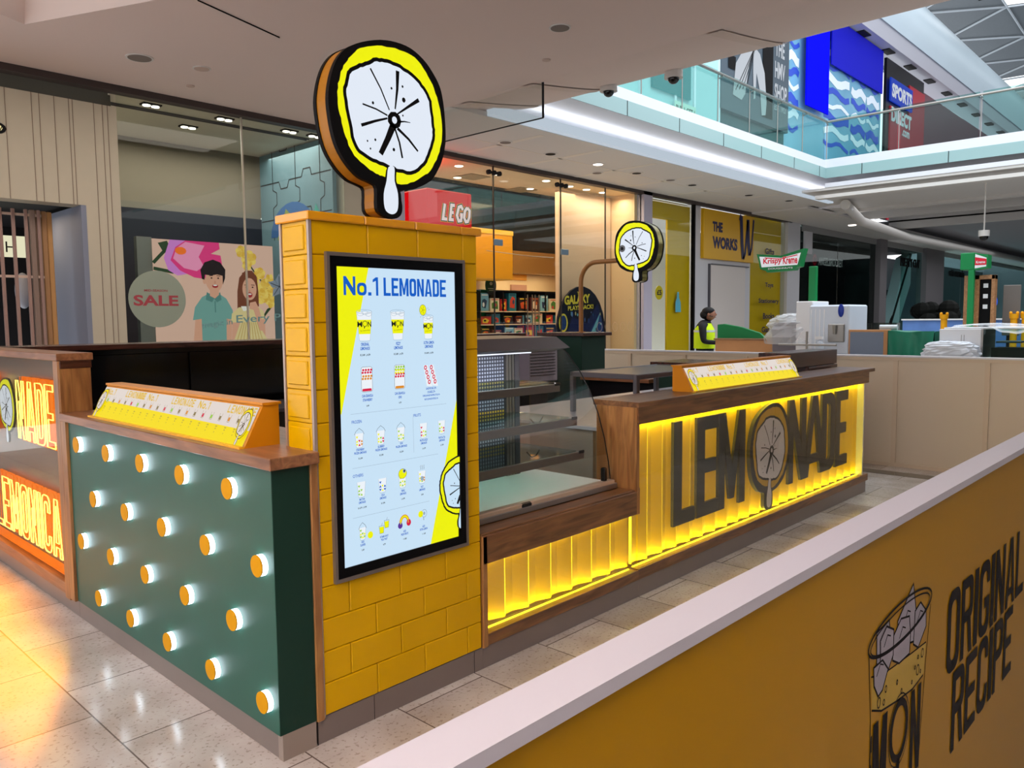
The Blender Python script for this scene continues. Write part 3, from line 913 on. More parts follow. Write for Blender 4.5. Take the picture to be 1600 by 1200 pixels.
for (x, y), lb in zip(((7.45, 3.98), (7.56, 3.04)), ('dome camera under the cove edge, the left one', 'dome camera under the cove edge, the one nearer the dog sign')):
    t = thing('security_camera', lb, 'camera', (x, y, 4.6))
    g = M(); g.cyl((x, y, 4.85), (x, y, 4.66), .10, .12, CEILW, 16); g.build('housing', t, smooth=True)
    g = M(); g.ellipsoid((x, y, 4.66), (.075, .075, .075), BLACKG, 14, 8); g.build('dome', t, smooth=True)

# ================================================================ SHOP ROW (y = 8)
# far left: cladding pier with gate opening
b = M()
b.box(-3, 2.57, 8.0, 8.3, 3.05, 4.30, CONC); b.box(2.16, 2.57, 8.0, 8.3, 0, 3.05, CONC)
struct('wall_pier', b)
for i, x in enumerate((1.35, 1.62, 1.70, 1.86, 2.02, 2.06, 2.30, 2.40, 2.46)):
    b = M(); b.box(x, x + .006, 7.994, 8.0, 3.05 if x < 2.16 else 0, 4.30, mat('clad_joint', (128, 112, 98), .8)); struct('trim_%d' % (40 + i), b)
b = M(); b.box(-3, 2.6, 8.25, 8.3, 4.3, 4.55, mat('dark_reveal', (84, 80, 70), .7)); b.box(2.1, 2.16, 8.0, 9.5, 0, 3.05, mat('grey_blue_reveal', (120, 126, 142), .6)); struct('wall_reveal', b)
b = D((1.15, 7.985, 3.78), UX, UZ, .004); b.ell(.08, .05, .12, .07, BLACK, 14, .03); b.up(); b.ell(.07, .05, .09, .045, mat('logo_cream', (240, 226, 160), emit=.9), 12)
for q in range(3): b.up(); b.line([(.05 + .04 * q, .02), (.09 + .035 * q, .085)], .01, BLACK)
b.build('wall_logo', label='small cream wall logo with black outline at the left picture edge', cat='sign')
t = thing('shop_gate', 'closed lattice shutter gate with upright slats across the far left shop', 'gate', (1.4, 8.3, 0))
GS = mat('gate_slat', (150, 122, 112), .5)
for i in range(11):
    x = .35 + i * .135
    g = M(); g.bbox(x, x + .035, 8.3, 8.34, 0, 2.98, GS, .004); g.build('slat', t)
for z in (2.9, 2.16, 1.02, .1):
    g = M(); g.box(.2, 1.75, 8.31, 8.33, z, z + .03, mat('gate_bar', (190, 166, 150), .5)); g.build('crossbar', t)
t = thing('stacked_gate', 'folded leaves of the shutter gate stacked beside the dark gap', 'gate', (1.85, 8.35, 0))
for i, c in enumerate(((132, 112, 100), (150, 128, 110), (170, 130, 90), (196, 150, 96))):
    g = M(); g.bbox(1.62 + i * .07, 1.68 + i * .07, 8.3 + .03 * i, 8.36 + .03 * i, 0, 2.98, mat('leaf_%d' % i, c, .5), .008); g.build('leaf', t)
b = M(); b.box(-3, 2.57, 11.5, 11.6, 0, 4.5, DARK); b.box(2.5, 2.57, 8.3, 11.5, 0, 4.5, DARK); b.box(-3, 2.57, 8.3, 11.5, 3.1, 3.2, DARK); struct('wall_gate_shop', b)
t = thing('lit_shop_sign', 'cream lit sign with a black letter H behind the gate slats', 'sign', (1.6, 9.6, 2.6))
g = M(); g.box(1.0, 1.95, 9.6, 9.66, 2.5, 2.78, mat('cream_lit', (236, 232, 196), emit=.9)); g.build('light_box', t)
g = D((1.0, 9.595, 2.5), UX, UZ); g.text('H', .68, .06, .80, .20, BLACK, .0); g.poly([(.06, .14), (.13, .24), (.2, .14), (.13, .04)], DARK); g.build('lettering', t)
b = M(); b.ellipsoid((1.83, 9.5, 2.05), (.10, .10, .24), mat('bust_white', (150, 152, 160), .4), 16, 12); b.build('display_balloon', smooth=True, label='pale egg-shaped display ornament behind the gate slats', cat='ornament')
area('gate_shop_lamp', (1.7, 8.9, 3.0), (.3, .3), 6, (1, .75, .5))

# shop interiors between x=2.6 and 14.2: shell
b = M()
b.box(2.57, 6.0, 10.4, 10.5, 3.45, 4.5, mat('shop_back_wall', (120, 112, 98), .7)); b.box(2.5, 2.57, 8.3, 10.4, 3.0, 4.5, CONC)
b.box(2.57, 5.95, 8.1, 10.4, 4.5, 4.56, mat('shop_ceiling', (196, 186, 166), .7))
struct('wall_poster_shop', b)
b = M()
b.box(2.57, 5.8, 10.3, 10.4, 3.40, 3.50, mat('bulkhead_dim', (110, 106, 96), .6)); b.box(2.57, 6.0, 10.3, 10.4, 0, 3.4, mat('navy_back', (24, 28, 40), .4))
struct('wall_inner_bulkhead', b)
area('poster_shop_light', (4.6, 9.2, 4.4), (3.5, 1.6), 90, (1, .93, .84))
# lit twin lamps
LMP = [(3.13, 8.3), (4.16, 8.3), (5.20, 8.3), (5.65, 8.3)]
t0 = thing('twin_downlight', 'x', 'light', (0, 0, 0), 0, 'twin downlights above the poster window')
g = M(); g.box(-.12, .12, -.07, .07, -.01, .01, DARK); g.build('tray', t0)
for s in (-.058, .058):
    g = M(); g.cyl((s, 0, -.008), (s, 0, -.022), .05, .05, E_DOWN, 14); g.build('bulb', t0)
TL = ['twin lit downlight just inside the shop glass, nearest the cream pier', 'twin lit downlight above the boy and girl poster, left of the glass joint', 'twin lit downlight just inside the glass, nearest the big lemon sign', 'twin downlight just behind the big lemon sign']
for i, (x, y) in enumerate(LMP):
    q = t0 if i == 0 else dup(t0, (x, y, 4.49)); q.location = (x, y, 4.49); q['label'] = TL[i]
q = dup(t0, (4.0, 9.1, 4.49), 'unlit-looking twin downlight deeper inside the poster shop'); q['group'] = 'twin downlights above the poster window'
t = thing('ceiling_track', 'pair of thin dark tracks on the poster shop ceiling', 'track', (4.5, 8.5, 4.48))
for y in (8.55, 8.62):
    g = M(); g.box(2.6, 5.7, y, y + .012, 4.475, 4.498, GREYM); g.build('track', t)

# poster with children
PX, PZ = 3.56, 1.30
t = thing('advert_poster', 'large pink fashion poster of a laughing boy and girl with flowers', 'poster', (4.5, 9.5, 0))
g = M(); g.box(PX, PX + 1.98, 9.5, 9.62, 0.0, PZ + 1.56, mat('poster_pink', (226, 186, 168), emit=.72)); g.box(PX - .22, PX, 9.52, 9.62, .0, PZ + 1.58, mat('poster_side', (120, 124, 122), .6)); g.build('poster_board', t)
g = D((PX, 9.497, PZ), UX, UZ, .0012)
pk = [mat('petal_%d' % i, c, emit=.75) for i, c in enumerate(((226, 60, 130), (240, 150, 190), (210, 130, 210), (250, 120, 40)))]
SK = mat('print_skin', (222, 166, 140), emit=.7); HB = mat('print_hair_black', (34, 22, 26), emit=.7); HBR = mat('print_hair_brown', (120, 66, 46), emit=.7)
SH = mat('print_shirt', (118, 166, 160), emit=.7); SHD = mat('print_shirt_dark', (88, 136, 132), emit=.7); DR = mat('print_dress', (226, 206, 150), emit=.7); DRD = mat('print_dress_pattern', (196, 164, 96), emit=.7)
YF = mat('print_yellow_flower', (226, 180, 70), emit=.7); YFL = mat('print_yellow_light', (246, 214, 110), emit=.7); GN = mat('print_leaf', (48, 70, 44), emit=.7); WHT = mat('print_white', (240, 236, 230), emit=.7); LIPS = mat('print_lips', (170, 50, 56), emit=.7); DKP = mat('print_dark', (40, 26, 26), emit=.7)
# magnolia
g.line([(0, 1.20), (.15, 1.36), (.25, 1.45)], .05, GN); g.line([(0, 1.12), (.3, 1.07)], .05, GN); g.poly([(.08, 1.5), (.22, 1.54), (.28, 1.40), (.16, 1.36)], GN); g.up()
g.poly([(.22, 1.10), (.16, 1.28), (.26, 1.56), (.52, 1.56), (.48, 1.30), (.5, 1.05), (.36, 1.02)], pk[2]); g.up()
g.poly([(.26, 1.25), (.40, 1.10), (.62, 1.0), (.82, .98), (.98, 1.08), (.94, 1.2), (1.08, 1.22), (1.06, 1.36), (.9, 1.38), (1.05, 1.46), (1.04, 1.56), (.5, 1.56), (.34, 1.45)], pk[0]); g.up()
g.poly([(.30, 1.28), (.46, 1.14), (.66, 1.10), (.78, 1.18), (.7, 1.32), (.8, 1.5), (.5, 1.54), (.36, 1.44)], pk[1]); g.up()
g.ell(.42, 1.40, .09, .06, pk[3], 10); g.up()
# yellow branch
g.line([(1.40, 1.54), (1.52, 1.28), (1.66, 1.08), (1.80, .92), (1.92, .8)], .025, GN)
g.poly([(1.70, .10), (1.72, .34), (1.84, .52), (1.96, .58), (1.80, .40), (1.74, .10)], GN); g.up()
random.seed(3)
for cx, cy, r in ((1.42, 1.44, .10), (1.54, 1.34, .13), (1.5, 1.22, .08), (1.72, 1.10, .10), (1.62, .98, .08), (1.84, .86, .16), (1.92, .66, .13), (1.74, .72, .12), (1.90, 1.0, .10)):
    for q in range(6):
        a = q * 1.05 + cx * 5
        g.ell(min(cx + .55 * r * math.cos(a), 1.93), cy + .55 * r * math.sin(a), r * .55 if cx < 1.85 else r * .35, r * .5, YF if q % 2 else YFL, 8)
    g.up()
# boy
def child(cx, z0, boy):
    if boy:
        g.poly([(cx - .34, 0), (cx - .30, .36), (cx - .26, .56), (cx - .17, .66), (cx + .17, .66), (cx + .27, .56), (cx + .31, .36), (cx + .28, 0)], SK); g.up()
        g.poly([(cx - .20, 0), (cx - .20, .36), (cx - .34, .34), (cx - .30, .54), (cx - .18, .70), (cx - .06, .76), (cx + .1, .76), (cx + .22, .68), (cx + .32, .5), (cx + .33, .34), (cx + .21, .36), (cx + .2, 0)], SH); g.up()
        g.poly([(cx - .10, .78), (cx - .12, .66), (cx - .02, .62), (cx + .03, .70)], SHD); g.poly([(cx + .12, .78), (cx + .14, .66), (cx + .06, .62), (cx + .0, .70)], SHD); g.line([(cx + .03, .64), (cx + .03, .46)], .02, SHD); g.up()
        g.poly([(cx - .05, .86), (cx - .05, .72), (cx + .03, .68), (cx + .1, .74), (cx + .1, .86)], SK)
        g.ell(cx + .03, .97, .145, .19, SK, 20); g.ell(cx - .13, .95, .03, .05, SK, 8); g.up()
        g.poly([(cx - .17, .98), (cx - .19, 1.12), (cx - .12, 1.24), (cx + .02, 1.29), (cx + .14, 1.25), (cx + .22, 1.14), (cx + .21, 1.0), (cx + .17, .9), (cx + .17, 1.04), (cx + .08, 1.06), (cx - .02, 1.04), (cx - .12, 1.05), (cx - .13, .97)], HB); g.up()
        hy = .95
    else:
        g.poly([(cx - .18, .5), (cx - .17, .8), (cx - .13, 1.02), (cx - .02, 1.14), (cx + .1, 1.14), (cx + .18, 1.04), (cx + .2, .8), (cx + .2, .56)], HBR); g.up()
        g.poly([(cx - .30, 0), (cx - .27, .36), (cx - .1, .56), (cx + .18, .56), (cx + .3, .36), (cx + .30, .06), (cx + .2, 0)], SK); g.up()
        g.poly([(cx - .26, 0), (cx - .14, .30), (cx - .30, .30), (cx - .28, .44), (cx - .16, .54), (cx + .18, .56), (cx + .28, .48), (cx + .30, .36), (cx + .14, .32), (cx + .34, 0)], DR); g.up()
        for q in range(9):
            g.line([(cx - .2 + .055 * q, .02), (cx - .1 + .032 * q, .3)], .012, DRD)
        g.poly([(cx - .12, .56), (cx - .08, .48), (cx + .02, .50), (cx + .06, .56)], WHT); g.poly([(cx + .18, .56), (cx + .16, .48), (cx + .06, .52), (cx + .04, .56)], WHT); g.up()
        g.poly([(cx + .10, .50), (cx + .20, .16), (cx + .28, .16), (cx + .20, .52), (cx + .14, .64), (cx + .04, .62), (cx + .02, .52)], SK)
        g.ell(cx + .04, .84, .125, .18, SK, 20); g.up()
        g.poly([(cx - .10, .9), (cx - .06, 1.04), (cx + .04, 1.08), (cx + .14, 1.04), (cx + .18, .9), (cx + .17, 1.06), (cx + .05, 1.14), (cx - .08, 1.1)], HBR); g.up()
        hy = .82
    for s in (-1, 1):
        g.ell(cx + .04 + s * .055, hy + .05, .016, .012, DKP, 8)
        g.line([(cx + .04 + s * .09, hy + .085), (cx + .04 + s * .03, hy + .09)], .01, DKP)
    g.ell(cx + .04, hy - .015, .016, .025, mat('print_nose', (206, 146, 122), emit=.7), 8)
    g.ell(cx + .04, hy - .075, .05, .03 if boy else .045, LIPS, 12); g.up(); g.ell(cx + .04, hy - .062, .036, .012, WHT, 8); g.up()
child(.90, 0, True); child(1.48, 0, False)
g.build('poster_print', t)

# window stickers
t = thing('sale_sticker', 'round grey-green SALE sticker on the shop window left of the poster', 'sticker', (2.965, 7.97, 1.55))
g = D((2.965, 7.968, 1.915), UX, UZ, .0015); g.ell(0, 0, .372, .37, mat('sticker_sage', (142, 152, 136), .5), 40, .004); g.up()
SR = mat('sticker_red', (160, 66, 74), .5)
g.text('MID-SEASON', -.17, .095, .13, .125, SR, .02); g.text('SALE', -.31, -.09, .27, .05, SR, .03); g.build('round_print', t)
g = D((3.55, 7.968, 1.50), UX, UZ, .0015); TL_ = mat('script_teal', (110, 150, 150), .5)
g.text('magic in', 0, .0, .44, .10, TL_, .01, slope=.05); g.text('Every Pr', .5, .06, 1.30, .20, TL_, .01, slope=.03)
g.build('window_lettering', label='slanting teal script lettering across the poster window', cat='lettering')
g = D((4.74, 7.967, 2.12), UX, UZ, .0015); BF = mat('flower_bluegrey', (128, 150, 166), .5)
for a in range(5):
    c, s = math.cos(a * 1.256 + .3), math.sin(a * 1.256 + .3)
    g.poly([(0, 0), (.09 * c - .06 * s, .09 * s + .06 * c), (.19 * c, .19 * s), (.09 * c + .06 * s, .09 * s - .06 * c)], BF)
    g.up(); g.line([(0, 0), (.15 * c, .15 * s)], .008, DARK)
g.build('flower_sticker', label='blue-grey flower sticker at the right edge of the poster window', cat='sticker')
# puzzle mural on a side wall, receding
t = thing('puzzle_mural', 'blue mural of jigsaw pieces on the wall left of the big lemon sign', 'mural', (5.8, 9.2, 0))
g = M(); g.box(5.81, 5.88, 8.1, 10.30, 0.0, 4.48, mat('mural_blue', (98, 128, 140), .5, noise=.35, nscale=1.1)); g.build('mural_wall', t)
g = D((5.807, 10.28, 3.0), UYN, UZ, .002)
for q in range(3):
    x = .4 + q * .72; g.line([(x, 0), (x, .55), (x + .12, .6), (x + .12, .8), (x, .85), (x, 1.9)], .018, DARK)
for q in range(3):
    z = .35 + q * .62
    g.line([(0, z), (.6, z), (.66, z - .12), (.86, z - .12), (.92, z), (1.3, z), (1.36, z + .12), (1.56, z + .12), (1.6, z), (2.15, z)], .02, DARK)
BL1 = mat('mural_royal', (56, 96, 150), .5); BL2 = mat('mural_teal', (70, 150, 140), .5); MY = mat('mural_olive', (130, 140, 70), .5); g.up()
g.poly(arc(1.0, .05, .7, .55, 0, 180, 12), BL1); g.up(); g.poly([(.5, .0), (.8, .5), (1.1, .3), (1.2, 0)], MY); g.poly([(1.5, 0), (1.7, .5), (2.1, .0)], BL2)
g.build('jigsaw_lines', t)
b = M(); b.box(5.95, 6.35, 8.0, 8.3, 0, 4.5, CONC); b.box(6.35, 7.25, 8.1, 8.3, 0, 4.5, LAV); struct('wall_column_1', b)
# glass of the poster shop, with joint
for i, (x0, x1) in enumerate(((2.57, 4.24), (4.25, 5.95))):
    b = M(); b.box(x0, x1, 7.99, 8.0, 0.0, 4.5, GLF); struct('window_%d' % (i + 1), b)
b = M(); b.box(4.235, 4.255, 7.98, 8.01, 0, 4.47, mat('joint_silver', (176, 166, 150), .3)); struct('trim_50', b)

# ---- brick-toy shop
WARM = mat('warm_wall', (236, 206, 166), .6); WARMC = mat('warm_ceiling', (226, 200, 160), .7)
b = M(); b.box(7.25, 14.2, 10.5, 10.6, 0, 3.2, WARM); b.box(7.25, 14.2, 8.1, 9.72, 4.5, 4.56, WARMC); b.box(14.1, 14.2, 8.1, 10.6, 0, 4.5, WARM); b.box(7.2, 7.25, 8.3, 10.6, 0, 4.5, DARK); struct('wall_toy_shop', b)
b = M(); b.box(7.3, 14.1, 10.36, 10.4, 3.65, 4.9, mat('dark_teal_glass', (18, 34, 40), .08)); b.box(12.0, 14.1, 10.32, 10.36, 3.22, 3.65, mat('black_panel', (12, 12, 14), .15)); struct('wall_upper_dark', b)
b = M(); b.box(7.3, 14.1, 9.72, 10.5, 4.9, 4.95, DARK); b.box(7.3, 14.1, 9.70, 9.72, 4.5, 4.9, DARK); struct('ceiling_toy_shop', b)
area('toy_shop_light', (10.2, 8.9, 4.4), (5, 1.2), 120, (1, .74, .46))
area('toy_shop_light', (12.2, 10.0, 2.68), (3.0, .3), 26, (1, .78, .5))
area('toy_shop_red_glow', (7.9, 8.7, 4.0), (.5, .5), 14, (1, .1, .08), (0, 0, 1))
t = thing('cube_sign', 'glossy red cube sign with white outlined block lettering behind the shop glass', 'sign', (7.9, 8.2, 3.2))
g = M(); g.bbox(7.77, 8.86, 8.12, 9.05, 3.25, 3.92, mat('red_lightbox', (224, 8, 18), emit=.85), .02); g.build('cube', t)
g = D((7.77, 8.116, 3.25), UX, UZ, .0015)
YO = mat('sign_yellow_edge', (250, 190, 60), emit=.8); WT = mat('sign_white_lit', (240, 214, 214), emit=.95)
for mt_, w_ in ((YO, .175), (BLACK, .15), (WT, .082)):
    for x0, L_ in ((.36, [[(.05, .43), (.0, .16), (.10, .16)]]), (.53, [[(.12, .42), (.04, .42), (.0, .16), (.09, .16)], [(.02, .29), (.09, .29)]]), (.70, [[(.15, .36), (.11, .42), (.05, .40), (.0, .25), (.04, .15), (.10, .16), (.12, .27), (.08, .27)]]), (.88, [[(.08, .41), (.02, .34), (.0, .22), (.04, .15), (.09, .16), (.13, .24), (.14, .36), (.08, .41)]])):
        for l in L_: g.line([(x0 + a, b_) for a, b_ in l], w_ * .62 if mt_ is not WT else w_ * .7, mt_)
    g.up()
g.build('lettering', t)
t = thing('hanging_block', 'big yellow box-shaped light hood hanging inside the toy shop', 'hanging box', (10.9, 9.9, 2.4))
g = M(); g.bbox(10.1, 11.55, 9.6, 10.25, 2.48, 3.56, mat('hood_orange', (232, 158, 24), .45), .02); g.build('hood', t)
g = M(); g.box(10.1, 11.55, 9.59, 9.6, 3.46, 3.56, mat('hood_rim', (244, 190, 70), .4)); g.build('rim', t)
b = M(); b.bbox(12.2, 14.05, 10.2, 10.4, 2.68, 3.22, mat('hood_brown', (176, 130, 70), .5), .01); b.build('hanging_block', label='brown hanging panel right of the yellow hood in the toy shop', cat='hanging box')
for (x, y), lb in zip(((8.2, 8.5), (8.9, 8.5), (10.0, 8.6), (9.7, 9.4), (11.3, 8.4), (11.8, 9.3), (12.2, 8.5), (12.8, 8.5), (13.4, 8.5), (8.0, 9.6)), ('over the red cube', 'right of the red cube', 'twin with dark ends', 'deeper, over the yellow hood', 'by the second glass joint', 'deep, by the dark panel', 'over the brown panel', 'over the white wall', 'nearest the cream column', 'deep behind the red cube')):
    t = thing('toy_shop_downlight', 'bright round downlight in the warm toy shop ceiling, ' + lb, 'light', (x, y, 4.48))
    g = M(); g.cyl((x, y, 4.5), (x, y, 4.48), .08, .08, E_DOWN, 16); g.build('bulb', t)
    g = M(); g.cyl((x, y, 4.5), (x, y, 4.49), .11, .11, WARMC, 16); g.build('ring', t)
for x, y, lb in ((9.6, 8.9, 'nearer the red cube'), (11.5, 9.3, 'nearer the white wall')):
    b = M(); b.box(x, x + .55, y, y + .5, 4.485, 4.5, mat('grille_brown', (150, 128, 90), .6)); b.build('ceiling_grille', label='square ceiling grille in the toy shop, ' + lb, cat='vent')
# wall blocks and shelves
b = M(); b.box(12.4, 12.95, 10.46, 10.5, 2.55, 2.7, mat('wall_block_orange', (226, 150, 40), .5)); b.build('wall_block', label='orange wall block above the toy shelves', cat='wall panel')
b = M(); b.box(12.4, 12.95, 10.46, 10.5, 2.30, 2.44, mat('wall_block_mauve', (190, 140, 120), .5)); b.build('wall_block', label='mauve wall block just above the toy shelves', cat='wall panel')
def shelf_point(u, v):
    return None
t = thing('toy_shelving', 'black wall shelving full of boxed toys at the back of the toy shop', 'shelving', (12.6, 10.3, 0))
g = M(); g.box(11.0, 14.08, 10.44, 10.49, 0, 2.28, BLACK); g.build('back_panel', t)
for z in (.75, 1.18, 1.50, 1.80, 2.28):
    g = M(); g.box(11.0, 14.08, 10.12, 10.44, z - .025, z, mat('shelf_edge', (226, 196, 160), .4) if z < 2.2 else BLACK); g.build('shelf', t)
for x in (11.0, 11.75, 12.5, 13.25, 14.05):
    g = M(); g.box(x, x + .03, 10.12, 10.44, 0, 2.28, BLACK); g.build('upright', t)
random.seed(11)
BC = [((30, 22, 26), 'black', ((200, 80, 40), (230, 190, 60))), ((24, 110, 130), 'teal', ((190, 60, 40), (20, 60, 90))), ((196, 40, 36), 'red', ((240, 200, 60), (40, 20, 20))), ((220, 210, 180), 'cream', ((60, 120, 50), (200, 60, 60))), ((120, 176, 200), 'pale blue', ((30, 50, 90), (240, 240, 240))), ((70, 20, 26), 'maroon', ((220, 200, 180), (190, 90, 40)))]
rown = {0: 'lowest', 1: 'middle', 2: 'top'}
n_ = 0
for ri, (z, hmax) in enumerate(((1.18, .29), (1.50, .27), (1.80, .44))):
    x = 11.06; ci = 0
    while x < 13.7:
        w = random.uniform(.20, .36); h = random.uniform(.62, .95) * hmax
        c, cn, acc = BC[(ci * 5 + ri * 2) % 6]
        g = D((x, 10.15, z), UX, UZ, .002)
        g.rect(0, 0, w, h, mat('toybox_' + cn.replace(' ', '_'), c, .35), .22); g.up()
        g.poly([(w * random.uniform(.1, .3), h * .2), (w * random.uniform(.6, .9), h * .15), (w * .8, h * random.uniform(.5, .8)), (w * .45, h * random.uniform(.55, .85)), (w * .15, h * .6)], mat('toyart_%d_%d_%d' % acc[0], acc[0], .4)); g.up()
        g.ell(w * random.uniform(.3, .7), h * random.uniform(.3, .6), w * .14, h * .14, mat('toyart_%d_%d_%d' % acc[1], acc[1], .4), 7)
        g.rect(w * .1, h * .86, w * .9, h * .93, mat('toyart_%d_%d_%d' % acc[1], acc[1], .4))
        colp = 'bay %s' % ('next to the tiled tower', 'left of the display frame', 'behind the display frame', 'next to the round board')[min(3, int((x - 11.0) / .75))]
        g.build('toy_box', label='%s toy box, %s shelf row, %s' % (cn, rown[ri], colp), cat='toy box', group='toy boxes, %s row, %s, %s' % (rown[ri], cn, colp))
        x += w + random.uniform(.03, .10); ci += 1; n_ += 1
# display frame in front
t = thing('display_stand', 'tall frame of silver uprights in front of the toy shelves', 'display stand', (12.6, 9.8, 0))
for x in (12.35, 12.52, 12.62, 12.76):
    g = M(); g.cyl((x, 9.9, 0), (x, 9.9, 2.18), .014, .014, STEEL, 8); g.build('upright', t)
g = M(); g.box(12.35, 12.76, 9.88, 9.92, 1.75, 1.77, STEEL); g.box(12.35, 12.76, 9.88, 9.92, 1.5, 1.52, STEEL); g.build('rail', t)
g = D((11.2, 10.08, 2.26), UX, UZ, .002); g.ell(.12, .12, .17, .22, BLACK, 24, .02); g.up(); g.ell(.12, .16, .05, .04, mat('seal_grey', (130, 120, 110), .5), 10); g.rect(.02, .04, .22, .055, mat('seal_grey', (130, 120, 110), .5)); g.rect(.05, .0, .19, .012, mat('seal_grey', (130, 120, 110), .5))
g.build('hanging_sign', label='black oval sign below the yellow hood in the toy shop', cat='sign')
# round-topped advert board
t = thing('advert_board', 'round-topped dark blue space advert board with yellow lettering', 'advert board', (12.4, 8.3, 0))
g = D((11.53, 8.3, 0), UX, UZ, .003)
prof = [(0, 0), (1.72, 0), (1.72, 1.2)] + [(1.72 - .02 - .86 * (1 - math.cos(math.radians(a))), 1.3 + 1.02 * math.sin(math.radians(a))) for a in range(10, 176, 15)] + [(0, 1.3)]
g.poly(prof, mat('board_navy', (14, 20, 44), .35), .05); g.build('board', t)
g = D((11.53, 8.296, 0), UX, UZ, .002)
SB = [mat('space_%d' % i, c, .4) for i, c in enumerate(((30, 60, 120), (34, 110, 150), (110, 170, 190), (180, 170, 120), (90, 120, 190), (20, 30, 80)))]
random.seed(5)
g.poly([(.1, .9), (.5, 1.65), (1.0, 1.5), (1.4, 1.95), (1.62, 1.5), (1.66, .9)], SB[5]); g.up()
g.poly([(.25, .9), (.6, 1.35), (1.0, 1.2), (1.5, 1.75), (1.64, 1.3), (1.64, .9)], SB[0]); g.up()
g.poly([(.9, .95), (1.5, 1.75), (1.3, 1.2), (1.66, 1.0)], SB[2]); g.poly([(.3, .9), (.6, 1.2), (.8, 1.25), (.95, 1.0), (.9, .9)], SB[3])
for q in range(26):
    g.ell(random.uniform(.2, 1.6), random.uniform(1.0, 1.75), random.uniform(.01, .04), random.uniform(.02, .06), SB[q % 5], 7)
g.up(); YT = mat('board_yellow', (232, 210, 70), .4)
g.text('THE', .66, 2.13, .88, 2.2, YT, .03, slope=-.02); g.text('GALAXY', .22, 1.90, 1.12, 2.10, YT, .05, slope=.06); g.text('PLAYS BACK!', .34, 1.78, 1.24, 1.88, YT, .03, slope=.05)
g.ell(.18, 1.52, .15, .20, YT, 18); g.up(); g.ell(.18, 1.52, .11, .16, SB[0], 18)
g.build('board_print', t)
# closed white wall panel, inside right
b = M(); b.box(12.12, 14.05, 8.75, 8.85, 0, 4.45, mat('pinkish_panel', (226, 196, 170), .6)); struct('wall_display_back', b)
area('panel_wash', (13.1, 8.4, 4.4), (1.8, .2), 26, (1, .82, .62))
for i, (x0, x1) in enumerate(((7.25, 9.29), (9.30, 11.27), (11.28, 12.81), (12.82, 14.2))):
    b = M(); b.box(x0, x1, 7.99, 8.0, 0, 4.5, GLF); struct('window_%d' % (i + 3), b)
    b = M(); b.box(x1, x1 + .015, 7.98, 8.01, 0, 4.47, mat('joint_dark', (60, 56, 54), .4)); struct('trim_%d' % (51 + i), b)
for x, z, lb in ((9.29, 3.0, 'on the first glass joint right of the tower'), (11.27, 2.93, 'on the second glass joint, left of the white wall')):
    b = M(); b.bbox(x - .02, x + .22, 7.95, 7.985, z, z + .12, mat('clamp_blue', (120, 140, 156), .35, metal=.4), .01); b.build('glass_clamp', label='small grey glass clamp ' + lb, cat='clamp')
for x, lb in ((9.29, 'on the first joint'), (11.27, 'on the second joint')):
    b = M(); b.cyl((x - .16, 7.96, 4.34), (x + .16, 7.96, 4.34), .025, .025, DARK, 10)
    for q in (-.14, 0, .14): b.cyl((x + q, 7.93, 4.34), (x + q, 7.99, 4.34), .045, .045, DARK, 12)
    b.build('glass_fixing', label='dark triple glass fixing at the top of the shop glass, ' + lb, cat='fixing')
b = M(); b.tube([(9.3, 8.2, 2.92), (10.4, 8.2, 2.88), (11.28, 8.2, 2.88)], .006, STEEL, 6); b.build('steel_cable', label='thin steel cable stretched between the two glass clamps', cat='cable')
t = thing('glass_markings', 'row of faint rings and dots on the lower shop glass', 'glass marking', (13.3, 7.98, 1.3))
g = D((12.5, 7.985, 0), UX, UZ, .002)
for q in range(6): g.line(arc(.1 + .29 * q, 1.42, .09, .10, 0, 345, 16), .008, mat('ring_grey', (190, 160, 136), .5), closed=True)
g.build('rings', t)
g = D((12.5, 7.985, 0), UX, UZ, .002)
for q in range(6): g.ell(.1 + .29 * q, 2.02, .012, .014, mat('ring_grey', (190, 160, 136), .5), 8)
g.build('dots', t)
b = M(); b.box(14.2, 14.55, 7.9, 8.3, 0, 4.55, LAV); struct('wall_column_2', b)

# ---- yellow book shop
YW = mat('yellow_window_film', (232, 190, 0), .4); YSG = mat('yellow_sign', (222, 168, 8), .35); NAVY = mat('navy_letters', (22, 18, 74), .4)
b = M(); b.box(14.55, 22.0, 12.0, 12.1, 0, 4.5, mat('shop2_back', (214, 212, 206), .6)); b.box(14.55, 22, 8.2, 12, 4.46, 4.5, WHITEP); struct('wall_book_shop', b)
area('book_shop_light', (15.3, 9.5, 4.4), (1.2, 1.2), 60, (1, .97, .9))
b = M(); b.box(14.55, 16.52, 7.99, 8.0, 0, 4.5, GLF); struct('window_8', b)
b = M(); b.box(15.45, 16.5, 8.05, 8.10, 0, 4.4, YW); b.box(14.6, 15.45, 8.05, 8.1, 4.0, 4.4, YW); b.build('window_film', label='tall yellow film panel inside the window left of the white shop door', cat='window film')
b = M(); b.box(16.52, 16.6, 7.94, 8.02, 0, 4.5, BLACK); struct('trim_56', b)
t = thing('price_sticker', 'round yellow £5 price sticker in the book shop window', 'sticker', (15.0, 8.1, 2.0))
g = D((15.08, 8.04, 2.22), UX, UZ, .003); g.ell(0, 0, .17, .17, mat('sticker_yellow', (236, 206, 30), .4), 24, .01); g.up(); g.text('£5', -.1, -.06, .1, .07, NAVY, .03); g.build('round_print', t)
t = thing('window_display', 'colourful book display seen through the book shop window', 'display', (14.9, 8.8, 0))
random.seed(9)
g = M(); g.box(14.56, 15.25, 8.6, 8.9, 0, 1.0, mat('display_teal', (70, 150, 160), .5)); g.build('plinth', t)
for z in (1.95, 1.7, 1.4):
    g = M(); g.box(14.56, 15.3, 8.6, 8.9, z - .02, z, WHITEP); g.build('shelf', t)
